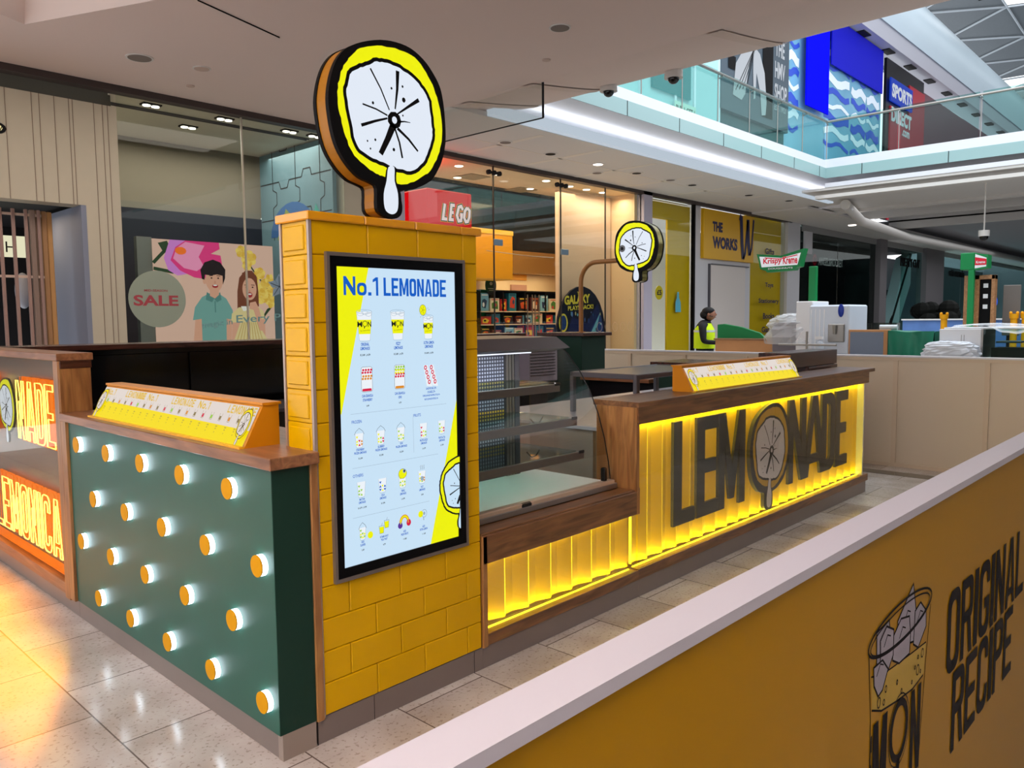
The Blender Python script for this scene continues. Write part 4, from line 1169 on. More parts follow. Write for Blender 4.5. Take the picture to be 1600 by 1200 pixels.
for q in range(9):
    b = M(); b.box(14.6 + q * .075, 14.66 + q * .075, 8.62, 8.8, 1.7, 1.88, mat('book_%d' % (q % 4), ((170, 40, 50), (40, 60, 110), (210, 200, 180), (60, 110, 80))[q % 4], .5))
    b.build('book', label='slim book standing on the upper shelf of the book shop window', cat='book', group='books on the window shelf')
g = M(); g.ellipsoid((14.85, 8.7, 1.25), (.2, .12, .22), mat('plush_green', (150, 170, 130), .8), 12, 8); g.build('soft_toy', t, smooth=True)
g = M(); g.ellipsoid((15.12, 8.65, 1.15), (.08, .1, .3), DARK, 10, 8); g.build('dark_figure', t, smooth=True)
g = D((15.85, 7.98, 1.75), UX, UZ, .003); g.poly([(-.12, 0), (.14, 0), (.12, .25), (.05, .35), (.04, .5), (-.04, .5), (-.06, .35), (-.12, .25)], mat('bottle_blue', (90, 176, 200), .4)); g.build('bottle_sticker', label='pale blue bottle-shaped sticker on the yellow window film', cat='sticker')
b = M(); b.box(16.6, 16.95, 8.0, 8.2, 0, 4.5, WHITEP); b.box(16.95, 19.75, 8.0, 8.2, 0, 3.2, WHITEP); b.box(19.7, 22.0, 8.12, 8.2, 0, 4.5, YW); b.box(22.0, 22.9, 7.9, 8.2, 0, 4.5, WHITEP); struct('wall_white_shop', b)
b = M(); b.box(17.42, 19.4, 7.97, 8.0, 0, 3.0, mat('shutter_panel', (216, 208, 204), .5)); struct('door_1', b)
b = M(); b.box(17.36, 17.42, 7.95, 8.0, 0, 3.02, GREYM); b.box(17.5, 19.6, 7.95, 8.0, 3.0, 3.03, GREYM); struct('trim_57', b)
b = M(); b.box(19.75, 22.0, 7.99, 8.0, 0, 4.5, GLF); struct('window_9', b)
t = thing('shop_sign', 'yellow shop sign with navy THE WORKS lettering and tall W', 'sign', (18.5, 7.9, 3.2))
g = M(); g.bbox(16.95, 19.75, 7.9, 8.0, 3.14, 4.42, YSG, .01); g.build('sign_board', t)
g = D((16.95, 7.895, 3.14), UX, UZ, .004)
g.text('THE', .45, .72, .98, .98, NAVY, .05, .02); g.text('WORKS', .45, .28, 1.82, .60, NAVY, .05, .02); g.up()
g.line([(1.92, 1.22), (2.02, 1.18), (2.08, .5), (2.16, .08)], .17, NAVY); g.line([(2.16, .08), (2.28, .25), (2.40, 1.15)], .10, NAVY)
g.line([(2.42, 1.18), (2.46, .55), (2.54, .20)], .17, NAVY); g.line([(2.54, .20), (2.66, .4), (2.76, 1.2)], .09, NAVY); g.build('lettering', t)
g = D((19.9, 7.98, 0), UX, UZ, .003)
for z, w, s in ((3.45, .6, 'Gifts'), (2.95, .42, 'Art'), (2.45, .55, 'Toys'), (1.98, 1.35, 'Stationery'), (1.55, .75, 'Books'), (1.15, .9, 'Games')):
    g.text(s, 1.05 - w / 2, z, 1.05 + w / 2, z + .17, NAVY, .03)
g.build('window_lettering', label='column of small navy words on the yellow glass right of the shop door', cat='lettering')

# ---- dark shops to the right
DIM = mat('dim_interior', (52, 50, 52), .6, noise=.5, nscale=.7)
b = M(); b.box(22.9, 30.0, 12, 12.1, 0, 4.5, DIM); b.box(22.9, 36, 8.2, 12, 4.3, 4.5, DIM); b.box(30.7, 36.0, 9.5, 9.6, 0, 4.5, mat('dark_green_wall', (12, 34, 32), .2)); struct('wall_dark_shops', b)
for i, (x0, x1) in enumerate(((22.9, 26.2), (26.25, 29.95), (33.0, 34.3), (34.32, 35.7), (38.5, 42.0), (42.1, 46.5), (46.6, 60))):
    b = M(); b.box(x0, x1, 7.99, 8.0, 0, 4.5, GLD if i < 2 else GLG); struct('window_%d' % (10 + i), b)
b = M(); b.box(29.95, 30.7, 7.8, 8.2, 0, 4.5, mat('grey_column', (128, 124, 128), .6)); b.box(35.75, 38.4, 7.8, 8.2, 0, 4.5, mat('grey_column', (128, 124, 128), .6)); struct('wall_column_3', b)
b = M(); b.box(38.4, 60, 11, 11.1, 0, 4.5, mat('mid_teal_wall', (70, 84, 86), .4, noise=.5, nscale=.8)); struct('wall_far_shops', b)
t = thing('shop_sign', 'charcoal shopfront block with red mark and thin white lettering', 'sign', (25.4, 8.3, 0))
g = M(); g.box(25.2, 28.6, 8.6, 9.4, 0, 4.15, mat('charcoal_block', (30, 30, 36), .35)); g.build('front_block', t)
g = D((25.2, 8.59, 3.28), UX, UZ, .004); g.text('ANGEL&ROCKET', .9, .12, 3.1, .40, mat('dim_white', (225, 225, 230), emit=1.2), .0); g.ell(.55, .28, .16, .2, mat('dim_red', (190, 20, 40), emit=1.0), 16); g.up(); g.ell(.55, .28, .09, .12, DARK, 12); g.build('lettering', t)
b = M(); b.box(23.25, 23.8, 7.88, 7.95, 3.6, 4.3, WHITEP); b.build('wall_speaker', label='white box speaker hung high beside the dark shop', cat='speaker')
# escalator-like light band seen in glass: a stair of light treads
t = thing('escalator', 'steep pale-edged escalator seen behind the green glass', 'escalator', (34.4, 8.6, 0))
g = M(); g.prism([(32.9, 0.3), (33.7, .3), (36.0, 3.0), (36.0, 4.3), (35.2, 4.1)], 1, 8.5, 8.9, mat('escalator_pale', (190, 226, 230), .3)); g.build('side_panel', t)
g = M()
for q in range(8): g.box(33.9 + q * .25, 34.15 + q * .25, 8.95, 9.4, .2 + q * .33, .45 + q * .33, mat('escalator_step', (40, 70, 74), .4))
g.build('steps', t)
g = M(); g.tube([(33.2, 8.5, .9), (35.9, 8.5, 4.3)], .06, DARK, 8); g.build('handrail', t)
for nm, x, z, s, w in (('black', 32.9, 3.62, 'PRETTY CUT', 2.5), ('dark', 39.9, 3.45, 'HEALTH SPA', 2.8)):
    g = D((x, 7.97, z), UX, UZ, .004); g.text('Carluccio' if 0 else s.replace('HEALTH SPA', 'ottomania'), 0, 0, w, .36, BLACK, .03, .03)
    g.build('shop_lettering', label='%s raised shop lettering on glass %s' % (nm, 'in front of the escalator' if nm == 'black' else 'right of the wide grey column'), cat='lettering')
b = D((48.5, 7.95, 2.35), UX, UZ); b.ell(0, 0, 1.3, .42, mat('cloud_blue', (10, 90, 240), emit=1.0), 20, .05); b.build('lit_sign', label='glowing blue cloud-shaped sign far down the mall', cat='sign')
b = M(); b.box(23.2, 60, 7.95, 8.0, 4.3, 4.5, mat('head_pale', (150, 150, 150), .5)); struct('trim_58', b)
b = M(); b.box(60, 60.2, -9, 16, 0, 15, mat('far_end_wall', (120, 128, 136), .6)); struct('wall_far_end', b)
# ================================================================ KIOSK
def skirt(t, boxes):
    g = M()
    for q in boxes: g.box(*q, SKIRT)
    return g.build('skirting', t, bevel=.002)

# ---- counter with round lamps (left end)
t = thing('lamp_counter', 'dark green counter end with twenty round lamps and a wooden top', 'counter', (0, 1, 0))
g = M(); g.box(0.0, .155, 0.0, 2.08, .10, 1.078, GREEN); g.build('body', t)
g = M(); g.box(.001, .153, -.003, 0, .10, 1.078, GREEND); g.build('end_panel', t)  # same green made darker, shade painted into the end face
g = M(); g.bbox(.153, .184, -.012, .03, .095, 1.08, WOODZ, .002); g.build('corner_post', t)
g = M(); g.bbox(-.02, .182, -.03, 2.16, 1.08, 1.124, WOODY, .003); g.box(.182, .46, .19, 2.16, 1.085, 1.123, WOODY); g.build('countertop', t)
skirt(t, [(0.012, .155, .008, 2.1, 0, .10)])
g = M(); g.box(.01, .15, -.002, .03, 0, .1, mat('skirting_plate', (150, 138, 130), .35, metal=.3)); g.build('corner_plate', t)
LY = [(1.906, .976), (1.702, .721), (1.908, .466), (1.698, .211)]
for y0, z in LY:
    for k in range(5):
        y = y0 - .4055 * k
        g = M(); g.cyl((.0, y, z), (-.021, y, z), .0395, .0395, E_WHITE, 28, caps=False); lamp = g.build('lamp', t, smooth=True, label='round wall lamp with a glowing white rim')
        g = M(); g.cyl((-.021, y, z), (-.026, y, z), .0405, .0405, mat('lamp_face_yellow', (204, 146, 0), .5, spec=.15), 28)
        g.build('face_disc', lamp)

# ---- tiled tower
t = thing('tiled_tower', 'tall yellow tiled tower carrying the drinks screen', 'tower', (.6, .1, 0))
TX0, TX1, TD = .188, 1.03, .19
g = M(); g.box(TX0 + .004, TX1 - .004, .004, TD, .104, 1.965, GROUT); g.build('core', t)
def tiles(x0, x1, z0, rows, rh, tw, fn):
    gap = .0022
    for r in range(rows):
        off = (r % 2) * tw / 2
        x = x0 - tw + off
        while x < x1:
            a, c = max(x, x0), min(x + tw, x1)
            if c - a > .02: fn(a + gap / 2, c - gap / 2, z0 + r * rh + gap / 2, z0 + (r + 1) * rh - gap / 2)
            x += tw
g = M(); tiles(TX0 + .002, TX1 - .004, .104, 15, .1243, .25, lambda a, c, z, w: g.bbox(a, c, -.004, .006, z, w, TILE, .0035)); g.build('front_tiles', t)
def sidet(a, c, z, w):
    g.bbox(TX0 - .006, TX0 + .006, a, c, z, w, TILE, .003)
    g.bbox(TX0 - .012, TX0 - .004, a + .016, c - .016, z + .016, w - .016, TILE, .004)
g = M()
for r in range(15): sidet(.012, .180, .104 + r * .1243 + .001, .104 + (r + 1) * .1243 - .001)
g.build('side_tiles', t)
g = M(); g.box(TX0 - .010, TX0 + .002, -.007, .006, .1, 1.966, ALU); g.box(TX0 - .010, TX0 - .002, .182, .194, .1, 1.966, ALU); g.build('edge_trim', t)
g = M()
for a, c in ((.168, .42), (.422, .67), (.672, .92), (.922, 1.045)): g.bbox(a, c, -.018, .205, 1.966, 1.998, mat('cap_tile', (216, 150, 10), .15, coat=.4), .004)
g.build('cap_tiles', t)
skirt(t, [(.16, 1.035, .0, .19, 0, .102)])
g = M()
for x in (.157, .42, .98): g.box(x, x + .002, -.001, .003, 0.0, .1, DARK)
g.build('skirting_joint', t)

# ---- drinks screen
BEZ = mat('screen_bezel', (5, 5, 8), .35, spec=.12)
t = thing('menu_screen', 'tall black-framed lit drinks menu screen on the yellow tiles', 'screen', (.59, -.01, .6))
g = M()
X0, X1, Z0, Z1 = .243, .937, .607, 1.856
for q in ((X0, X1, Z0, Z0 + .014), (X0, X1, Z1 - .014, Z1), (X0, X0 + .012, Z0, Z1), (X1 - .012, X1, Z0, Z1)): g.box(q[0], q[1], -.022, -.004, q[2] + (.014 if q[1] - q[0] < .1 else 0), q[3] - (.014 if q[1] - q[0] < .1 else 0), mat('screen_rim', (120, 112, 106), .35, metal=.5))
g.build('outer_frame', t)
g = M()
x0, x1, z0, z1 = X0 + .012, X1 - .012, Z0 + .014, Z1 - .014
dx0, dx1, dz0, dz1 = .286, .882, .658, 1.804
g.box(x0, x1, -.019, -.005, z0, dz0, BEZ); g.box(x0, x1, -.019, -.005, dz1, z1, BEZ); g.box(x0, dx0, -.019, -.005, dz0, dz1, BEZ); g.box(dx1, x1, -.019, -.005, dz0, dz1, BEZ)
g.build('bezel', t)
W, H = dx1 - dx0, dz1 - dz0
g = D((dx0, -.014, dz0), UX, UZ, .00025)
g.rect(0, 0, W, H, E_SCR); g.up()
g.poly([(0, H), (.148, H), (.006, .59), (0, .6)], E_SCRY); g.poly([(W, .60), (W, 0), (.436, 0)], E_SCRY); g.up()
g.block('No.1', .031, 1.040, .192, 1.111, .0115, E_SCRB, .14)
g.block('LEMONADE', .218, 1.040, .546, 1.111, .0115, E_SCRB, .14)
K = E_SCRK; BLU = E_SCRB
def cup(cx, z0, z1, wt, wb, fill=.72, label=True, top=True):
    h = z1 - z0
    xl = lambda f: cx - (wb + (wt - wb) * f) / 2
    xr = lambda f: cx + (wb + (wt - wb) * f) / 2
    g.poly([(xl(0), z0), (xr(0), z0), (xr(1), z1), (xl(1), z1)], E_SCRW); g.up()
    if label: g.poly([(xl(.22), z0 + .22 * h), (xr(.22), z0 + .22 * h), (xr(fill), z0 + fill * h), (xl(fill), z0 + fill * h)], E_SCRY); g.up()
    g.line([(xl(1), z1), (xl(0), z0)] + arc(cx, z0, wb / 2, .004, 180, 360, 6) + [(xr(1), z1)], .0011, E_SCRG)
    if top:
        for k, (a, b_) in enumerate(((-.25, .0), (.05, .004), (.28, -.002))): g.line(arc(cx + a * wt, z1 - .008 + b_, wt * .2, .008, 0, 345, 10), .0011, E_SCRG, closed=True)
        g.line(arc(cx, z1, wt / 2, .008, 0, 345, 14), .0014, E_SCRG, closed=True)
    g.up()
for cx, z0_, z1_, wt, wb in ((.122, .868, .978, .072, .050), (.283, .868, .978, .072, .046), (.442, .868, .958, .056, .040)):
    cup(cx, z0_, z1_, wt, wb)
    h = z1_ - z0_; w = wb * 1.1
    g.text('M', cx - w * .6, z0_ + .47 * h, cx - w * .2, z0_ + .66 * h, K, .02); g.text('N', cx + w * .28, z0_ + .47 * h, cx + w * .58, z0_ + .66 * h, K, .02)
    g.line(arc(cx + .04 * w, z0_ + .58 * h, w * .2, .0105, 0, 345, 12), .0022, K, closed=True); g.line([(cx, z0_ + .48 * h), (cx - .001, z0_ + .42 * h)], .004, K)
    g.text('by Lemonica', cx - w * .35, z0_ + .3 * h, cx + w * .45, z0_ + .36 * h, K, .0, slope=.003)
g.up(); g.ell(.414, .985, .018, .022, E_SCRY, 14); g.up(); g.line(arc(.414, .985, .018, .022, 0, 345, 14), .0013, K, closed=True)
for a in range(5): g.line([(.414, .985), (.414 + .013 * math.cos(a * 1.25), .985 + .016 * math.sin(a * 1.25))], .001, K)
for a, b_ in ((.438, .99), (.445, .984), (.40, .955), (.432, .968)): g.line([(a, b_), (a + .004, b_ + .005)], .001, K)
def lab(cx, zs, lines, price, h=.0095, pz=None, hp=.006):
    for z, s in zip(zs, lines): g.ctext(s, cx, z, h * 1.12, BLU, .52, .03)
    if price: g.ctext(price, cx, pz, hp * 1.15, K, .8, .03)
lab(.121, (.847, .831), ('ORIGINAL', 'LEMONADE'), 'R 3.49  L 4.79', .011, .808, .007)
lab(.283, (.845, .829), ('FIZZY', 'LEMONADE'), 'R 3.49  L 4.79', .011, .806, .007)
lab(.443, (.845, .829), ('ULTRA LEMON', 'LEMONADE'), 'R 4.49  L 4.79', .011, .804, .007)
def can(cx, cols, basec):
    g.poly(rrect(cx - .026, .67, cx + .026, .766, .009), E_SCRW); g.up()
    g.poly(rrect(cx - .022, .672, cx + .022, .682, .004), basec)
    for q, (c, z) in enumerate(cols):
        for a in range(4):
            for b_ in range(2): g.ell(cx - .019 + a * .0125 + .003 * b_, z + b_ * .010, .0055, .0048, c, 7)
    g.up(); g.line(rrect(cx - .026, .67, cx + .026, .766, .009), .0012, K, closed=True); g.up()
can(.125, ((E_SCRR, .744), (E_SCRO, .72)), E_SCRR); can(.285, ((E_SCRGN, .748), (E_SCRY, .735), (E_SCRR, .72)), E_SCRO)
for cx in (.427, .458):
    g.poly([(cx, .672), (cx + .03, .668), (cx + .006, .758), (cx - .016, .758)], E_SCRW); g.up()
    for q in range(4): g.ell(cx - .006 + .0065 * q, .748 - .020 * q, .008, .010, E_SCRR, 9)
    g.up()
    for q in range(4): g.ell(cx - .006 + .0065 * q, .748 - .020 * q, .004, .005, E_SCRW, 7)
lab(.125, (.649, .633), ('CAN GRANOLA', 'STRAWBERRY'), '6.49', .0095, .612); lab(.284, (.647, .631), ('CAN GRANOLA', 'KIWI'), '6.79', .0095, .611)
for z, s in ((.656, 'SANDWICHES 2.99~'), (.641, 'COOKIES 2.79~'), (.626, 'CREPES JAPANESE WRAPPING STYLE 4.99~'), (.611, 'MOCHI JAPANESE PASTRIES 3.49~')): g.ctext(s, .45, z, .0095, BLU, .52, .025, .14)
for z, a, c in ((.589, .044, .532), (.38, .046, .482), (.187, .042, .428)): g.line([(a, z), (c, z)], .0011, E_SCRG)
g.line([(.348, .56), (.35, .403)], .0011, E_SCRG)
for s, x, z, w in (('FROZEN', .048, .552, .046), ('FRUITS', .352, .549, .038), ('OTHERS', .047, .343, .048)): g.text(s, x, z, x + w, z + .012, BLU, .01)
def tri(cx, cz, s, c, dn=False): g.poly([(cx - s, cz + (s if dn else -s) * .8), (cx + s, cz + (s if dn else -s) * .8), (cx, cz + (-s if dn else s) * .8)], c)
def smallcup(cx, z0, z1, cols, dome=False, w=.040):
    cup(cx, z0, z1, w, w * .72, label=False, top=False)
    random.seed(int(cx * 1000 + z0 * 77))
    for q in range(7):
        tri(cx - w * .27 + (q % 3) * w * .27, z0 + .009 + (q // 3) * (z1 - z0) * .27, .0058, cols[q % len(cols)], q % 2 == 0)
    if dome: g.line([(cx - w * .56, z1 - .004), (cx - w * .4, z1 + .008), (cx, z1 + .020), (cx + w * .4, z1 + .008), (cx + w * .56, z1 - .004)], .0012, K)
    g.up()
smallcup(.081, .459, .512, (E_SCRY, E_SCRR, E_SCRO), True); smallcup(.183, .459, .512, (E_SCRY, E_SCRGN, E_SCRR), True); smallcup(.283, .459, .514, (E_SCRGN, E_SCRY), True)
smallcup(.401, .459, .519, (E_SCRR, E_SCRY, E_SCRGN)); smallcup(.501, .466, .52, (E_SCRGN, E_SCRY, E_SCRR))
for cx, a in ((.082, 'STRAWBERRY'), (.182, 'BLUEBERRY'), (.283, 'KIWI')): lab(cx, (.445, .433), (a, 'FROZEN LEMONADE'), 'R 5.99', .008, .412)
lab(.401, (.444, .432), ('FRUITS & FIZZY', 'LEMONADE'), 'L 6.79', .008, .411); lab(.501, (.444, .432), ('FRUITS & TEA', 'LEMONADE'), 'L 5.99', .008, .413)
smallcup(.082, .266, .324, (E_SCRGN, E_SCRGN, E_SCRW)); smallcup(.183, .268, .322, (E_SCRB, E_SCRY, E_SCRB)); smallcup(.283, .270, .322, (E_SCRY, E_SCRGN)); smallcup(.385, .272, .322, (E_SCRY, E_SCRGN, E_SCRO))
g.ell(.283, .326, .021, .020, E_SCRY, 16); g.up(); g.line(arc(.283, .326, .021, .020, 0, 345, 16), .0012, K, closed=True); g.ell(.292, .336, .008, .009, E_SCRG, 10); g.up(); g.ell(.292, .336, .004, .005, K, 8); g.ell(.385, .291, .009, .01, E_SCRG, 10)
for q in range(3): g.line([(.376 + .009 * q, .328), (.379 + .009 * q, .334), (.376 + .009 * q, .340), (.379 + .009 * q, .346)], .0012, K)
for cx, a, p in ((.082, 'MATCHA', 'R 4.79  L 5.99'), (.182, 'COLA', 'R 3.99'), (.283, 'TRIPLE', 'L 6.99'), (.384, 'HOT', '3.49')): lab(cx, (.252, .240), (a, 'LEMONADE'), p, .008, .220)
smallcup(.080, .099, .145, (E_SCRGN, E_SCRY), True, .032); g.ell(.116, .109, .013, .014, E_SCRY, 14)
for cx, z in ((.171, .104), (.196, .122)):
    g.poly([(cx - .009, z), (cx + .009, z), (cx + .011, z + .026), (cx - .011, z + .026)], E_SCRY); g.up(); g.line([(cx - .009, z), (cx + .009, z), (cx + .012, z + .03), (cx - .012, z + .03)], .001, K, closed=True); g.line([(cx, z + .03), (cx + .004, z + .042)], .001, K)
g.line(arc(.286, .125, .020, .026, -10, 190, 14), .013, E_SCRO); g.up(); g.line(arc(.286, .125, .020, .026, -10, 190, 14), .006, E_SCRY); g.ell(.264, .116, .012, .013, mat('screen_purple', (90, 50, 150), emit=1), 12); g.ell(.308, .121, .012, .014, E_SCRR, 12)
g.ell(.372, .143, .013, .014, E_SCRY, 14); g.line(arc(.391, .143, .014, .016, 0, 345, 14), .001, K, closed=True); g.ell(.391, .143, .006, .007, E_SCRG, 10); g.line([(.387, .127), (.388, .115)], .004, E_SCRG)
for cx, a, c, p in ((.079, 'KIDS', 'SLURPEE', '3.49'), (.182, 'VITAMIN SHOT', '"FOR TWO"', '6.79'), (.286, 'ADD', 'FRESH FRUITS', '+ 3.00'), (.387, 'ADD', 'EXTRA LEMON', '+ 1.49')): lab(cx, (.085, .073), (a, c), p, .008, .054)
g.up(2); g.lemon(.605, .228, .142, E_SCRY, E_SCR, K, clip=W, thin=True)
g.build('display', t)

# ---- big lemon sign on the tower
t = thing('lemon_sign', 'large lit lemon slice sign with a drip standing on the yellow tower', 'sign', (.54, .03, 2.0))
CX, CZ, RR = .563, 2.402, .286
g = D((CX, -.008, CZ), UX, UZ, .0005); g.lemon(0, 0, RR, E_LEMY, E_LEMW, BLACK, out_depth=.02); g.build('face', t)
g = D((CX, .012, CZ), UX, UZ); g.poly([(a * RR * .985, b_ * RR * .99) for a, b_ in LEM_O], YSIDE, .062); g.build('side_band', t)
g = D((CX, .074, CZ), UX, UZ); g.poly([(a * RR, b_ * RR) for a, b_ in LEM_O], BLACK, .018); g.build('back_plate', t)

# ---- low fluted counter under the pastry case
def flutes(g, x0, x1, z0, z1, y=.052, d=.026, per=.166):
    n = max(1, round((x1 - x0) / per)); w = (x1 - x0) / n
    pts = []
    for i in range(n):
        a = x0 + i * w
        pts += [(a + .001, y + d * .75), (a + w * .48, y + d), (a + w * .999, y)]
        g.box(a + .003, a + .0055, y + .003, y + d * .62, z0 + .003, z1 - .003, E_LED)  # hidden glowing sliver added to brighten the deep facet
    vs = [(p[0], p[1], z0) for p in pts] + [(p[0], p[1], z1) for p in pts]; n = len(pts)
    g.add(vs, [(i, i + 1, i + 1 + n, i + n) for i in range(n - 1)], FLY)
def led(t, x0, x1, z0, z1):
    g = M(); g.box(x0, x1, .040, .050, z0 - .004, z0 + .001, E_LED); g.box(x0, x1, .040, .050, z1 + .004, z1 + .009, E_LED); g.build('led_strip', t)
t = thing('low_fluted_counter', 'low wooden counter with glowing yellow fluted front beside the tiled tower', 'counter', (1.66, .2, 0))
g = M(); g.bbox(1.032, 1.062, -.012, .20, .1, .62, WOODZ, .002); g.build('end_post', t)
g = M(); g.bbox(1.034, 2.262, -.012, .03, .49, .622, WOODX, .003); g.bbox(1.034, 2.27, .0, .62, .600, .632, WOODX, .003); g.build('countertop', t)
g = M(); g.bbox(1.05, 2.29, -.008, .05, .104, .160, WOODX, .002); g.build('base_rail', t)
g = M(); flutes(g, 1.068, 2.26, .176, .50); g.box(1.06, 2.29, .13, .15, .1, .6, FLY); g.build('fluted_panel', t)
led(t, 1.07, 2.26, .163, .488)
g = M(); g.box(1.064, 2.285, .006, .010, .16, .49, GLC); g.build('glass_pane', t)
skirt(t, [(1.035, 2.3, .0, .2, 0, .104)])
area('fluted_counter_led', (1.66, .046, .503), (1.18, .01), 1.3, (1, .84, .05), (0, .15, -1)); area('fluted_counter_led', (1.66, .046, .170), (1.18, .01), 1.3, (1, .84, .05), (0, .15, 1))

# ---- lettered counter
t = thing('lettered_counter', 'wooden counter with glowing yellow fluted front and big dark LEMONADE letters', 'counter', (4.1, .2, 0))
g = M(); g.bbox(2.26, 6.07, -.02, .30, 1.098, 1.130, WOODX, .003); g.bbox(2.262, 5.93, -.018, .03, 1.004, 1.1, WOODX, .003); g.build('countertop', t)
g = M(); g.bbox(2.255, 2.285, -.012, .27, .62, 1.10, WOODZ, .002); g.box(2.262, 2.292, -.01, .02, .49, .64, WOODZ); g.build('end_panel', t)
g = M(); g.bbox(2.285, 5.99, -.008, .05, .104, .166, WOODX, .002); g.build('base_rail', t)
g = M(); flutes(g, 2.296, 5.88, .178, 1.0); g.box(2.29, 5.95, .13, .16, .1, 1.1, FLY); g.build('fluted_panel', t)
led(t, 2.30, 5.87, .169, 1.0)
g = M(); g.box(2.293, 4.06, .002, .006, .166, 1.004, GLC); g.box(4.065, 5.9, .002, .006, .166, 1.004, GLC); g.build('glass_pane', t)
g = M(); g.box(5.86, 5.88, .0, .16, .16, 1.02, mat('frosted_end', (190, 190, 176), .3)); g.build('end_strip', t)
skirt(t, [(2.3, 5.96, .0, .3, 0, .104)])
for ch, a, c in (('L', 2.70, 2.955), ('E', 2.978, 3.255), ('M', 3.258, 3.632), ('N', 4.344, 4.66), ('A', 4.63, 5.035), ('D', 4.975, 5.250), ('E', 5.270, 5.540)):
    g = D((a, .020, .322), UX, UZ)
    for loops in letter(ch, c - a, .648, .098 if ch in 'LED' else .084, .088): g.poly(loops, CHAR, .020)
    g.build('letter', t)
g = D((4.02, .018, .648), UX, UZ, .0004); g.lemon(0, 0, .328, mat('emblem_ochre', (214, 166, 20), .5), mat('emblem_grey_white', (224, 218, 220), .5), mat('emblem_charcoal', (44, 42, 42), .5), flip=False, out_depth=.028, sx=.98); g.build('lemon_emblem', t)
for z, dz in ((1.002, -1), (.172, 1)):
    area('lettered_counter_led', (4.08, .046, z), (3.55, .01), 6, (1, .84, .05), (0, .15, dz))

# ---- angled menu light boxes
def menu_box(label, L, loc, rotz):
    """box L long (local x), sloping printed front facing local -y"""
    t = thing('menu_light_box', label, 'menu board')
    d0, d1, h = 0.0, .115, .158
    prof = [(d0, 0), (d1 + .02, 0), (d1 + .02, h), (d1 - .055, h), ]
    prof = [(0.0, 0), (.15, 0), (.15, h), (.085, h)]
    g = M(); g.prism(prof, 0, 0, L, mat('box_amber', (196, 126, 8), .4)); g.box(-.006, L + .006, .078, .158, h, h + .010, mat('box_amber', (196, 126, 8), .4)); g.build('housing', t)
    v = Vector((0, .085, h)); vl = v.length; v.normalize()
    g = D((0.012, -.0015, .006), (1, 0, 0), tuple(v), .0003)
    W_, H_ = L - .024, vl - .016
    g.rect(0, 0, W_, H_, E_MBOXW); g.up()
    g.poly([(.03, 0), (W_ - .03, 0), (W_, .0), (W_, H_ * .40), (0, H_ * .56), (0, 0)], E_MBOX); g.up()
    for q, w0 in enumerate((.05, .29, .55, .81, 1.07, 1.33)):
        if w0 + .22 < W_: g.block('LEMONADE' if q % 2 else 'No.1', w0, H_ * .76, w0 + (.22 if q % 2 else .10), H_ * .97, .006, E_MBOXO, .25)
    g.block('LEMONADE', .42, H_ * .76, .52, H_ * .97, .004, E_MBOXO, .25)
    nn = 19
    for q in range(nn):
        x = .10 + (W_ - .20) * q / (nn - 1)
        z = H_ * .60
        c = (E_SCRGN, E_MBOXG, E_SCRO, E_MBOXG, E_SCRR)[q % 5]
        g.poly([(x - .008, z - .014), (x + .008, z - .014), (x + .011, z + .018), (x - .011, z + .018)], E_MBOXW); g.up()
        g.line([(x - .011, z + .018), (x - .008, z - .014), (x + .008, z - .014), (x + .011, z + .018)], .0016, E_MBOXG)
        g.rect(x - .007, z - .010, x + .007, z + .006, c)
        g.ctext('LEMON', x, H_ * .35, .006, E_MBOXG, .6, .02); g.ctext('ADE', x, H_ * .29, .006, E_MBOXG, .6, .02); g.ctext('3.9', x, H_ * .20, .006, E_MBOXG, .7, .02)
    g.up()
    g.lemon(.045, H_ * .54, .066, E_MBOX, E_MBOXW, mat('box_line', (90, 70, 10), emit=.7), sx=.7, thin=True)
    g.lemon(W_ - .045, H_ * .54, .066, E_MBOX, E_MBOXW, mat('box_line', (90, 70, 10), emit=.7), sx=.7, thin=True)
    g.build('menu_print', t)
    g = M(); g.box(0, L, -.02, 0.0, -.0, .008, mat('box_lip', (226, 170, 40), .3)); g.build('lip', t)
    t.location = loc; t.rotation_euler = (0, 0, rotz)
    return t
menu_box('long amber menu light box lying on the lamp counter, sloping print facing left', 1.58, (.035, 1.83, 1.124), -math.pi / 2)
menu_box('long amber menu light box lying on the lettered counter, in front of the steel rack', 1.62, (2.98, .055, 1.130), 0)

# ---- pastry display case
SHG = glass('shelf_glass', (232, 244, 240), .25, base=.04)
t = thing('pastry_case', 'empty curved-glass pastry display case with three glass shelves on the low counter', 'display case', (1.65, .5, .632))
CX0, CX1 = 1.05, 2.21
cg = [(.135, .66), (.15, .78), (.18, .92), (.225, 1.06), (.285, 1.19), (.36, 1.30), (.45, 1.40), (.50, 1.435)]
g = M(); g.bbox(CX0, CX1 + .02, .10, .9, .634, .665, STEEL, .004); g.build('base', t)
g = M(); g.box(CX0, CX1, .16, .85, .666, .670, mat('case_white', (226, 222, 218), .4)); g.build('deck', t)
g = M()
for off in (0,):
    vs = [(CX0, y, z) for y, z in cg] + [(CX1, y, z) for y, z in cg]; n = len(cg)
    g.add(vs, [(i, i + 1, i + 1 + n, i + n) for i in range(n - 1)], GLC)
g.build('curved_glass', t, smooth=True)
g = M(); g.prism([(.135, .66)] + cg[1:] + [(.75, 1.435), (.75, .66)], 0, CX1 - .005, CX1, GLC); g.build('side_glass', t)
g = M(); g.tube([(CX1, y, z) for y, z in cg], .0035, DARK, 6); g.build('glass_edge', t)
g = M(); g.prism([(.42, 1.42), (.30, 1.44), (.40, 1.50), (.85, 1.505), (.85, 1.43)], 0, CX0, 2.05, GREYM); g.build('canopy', t)
g = M(); g.box(CX0, 2.0, .55, .59, 1.405, 1.415, mat('case_led', (230, 236, 255), emit=1.4)); g.build('light_tube', t)
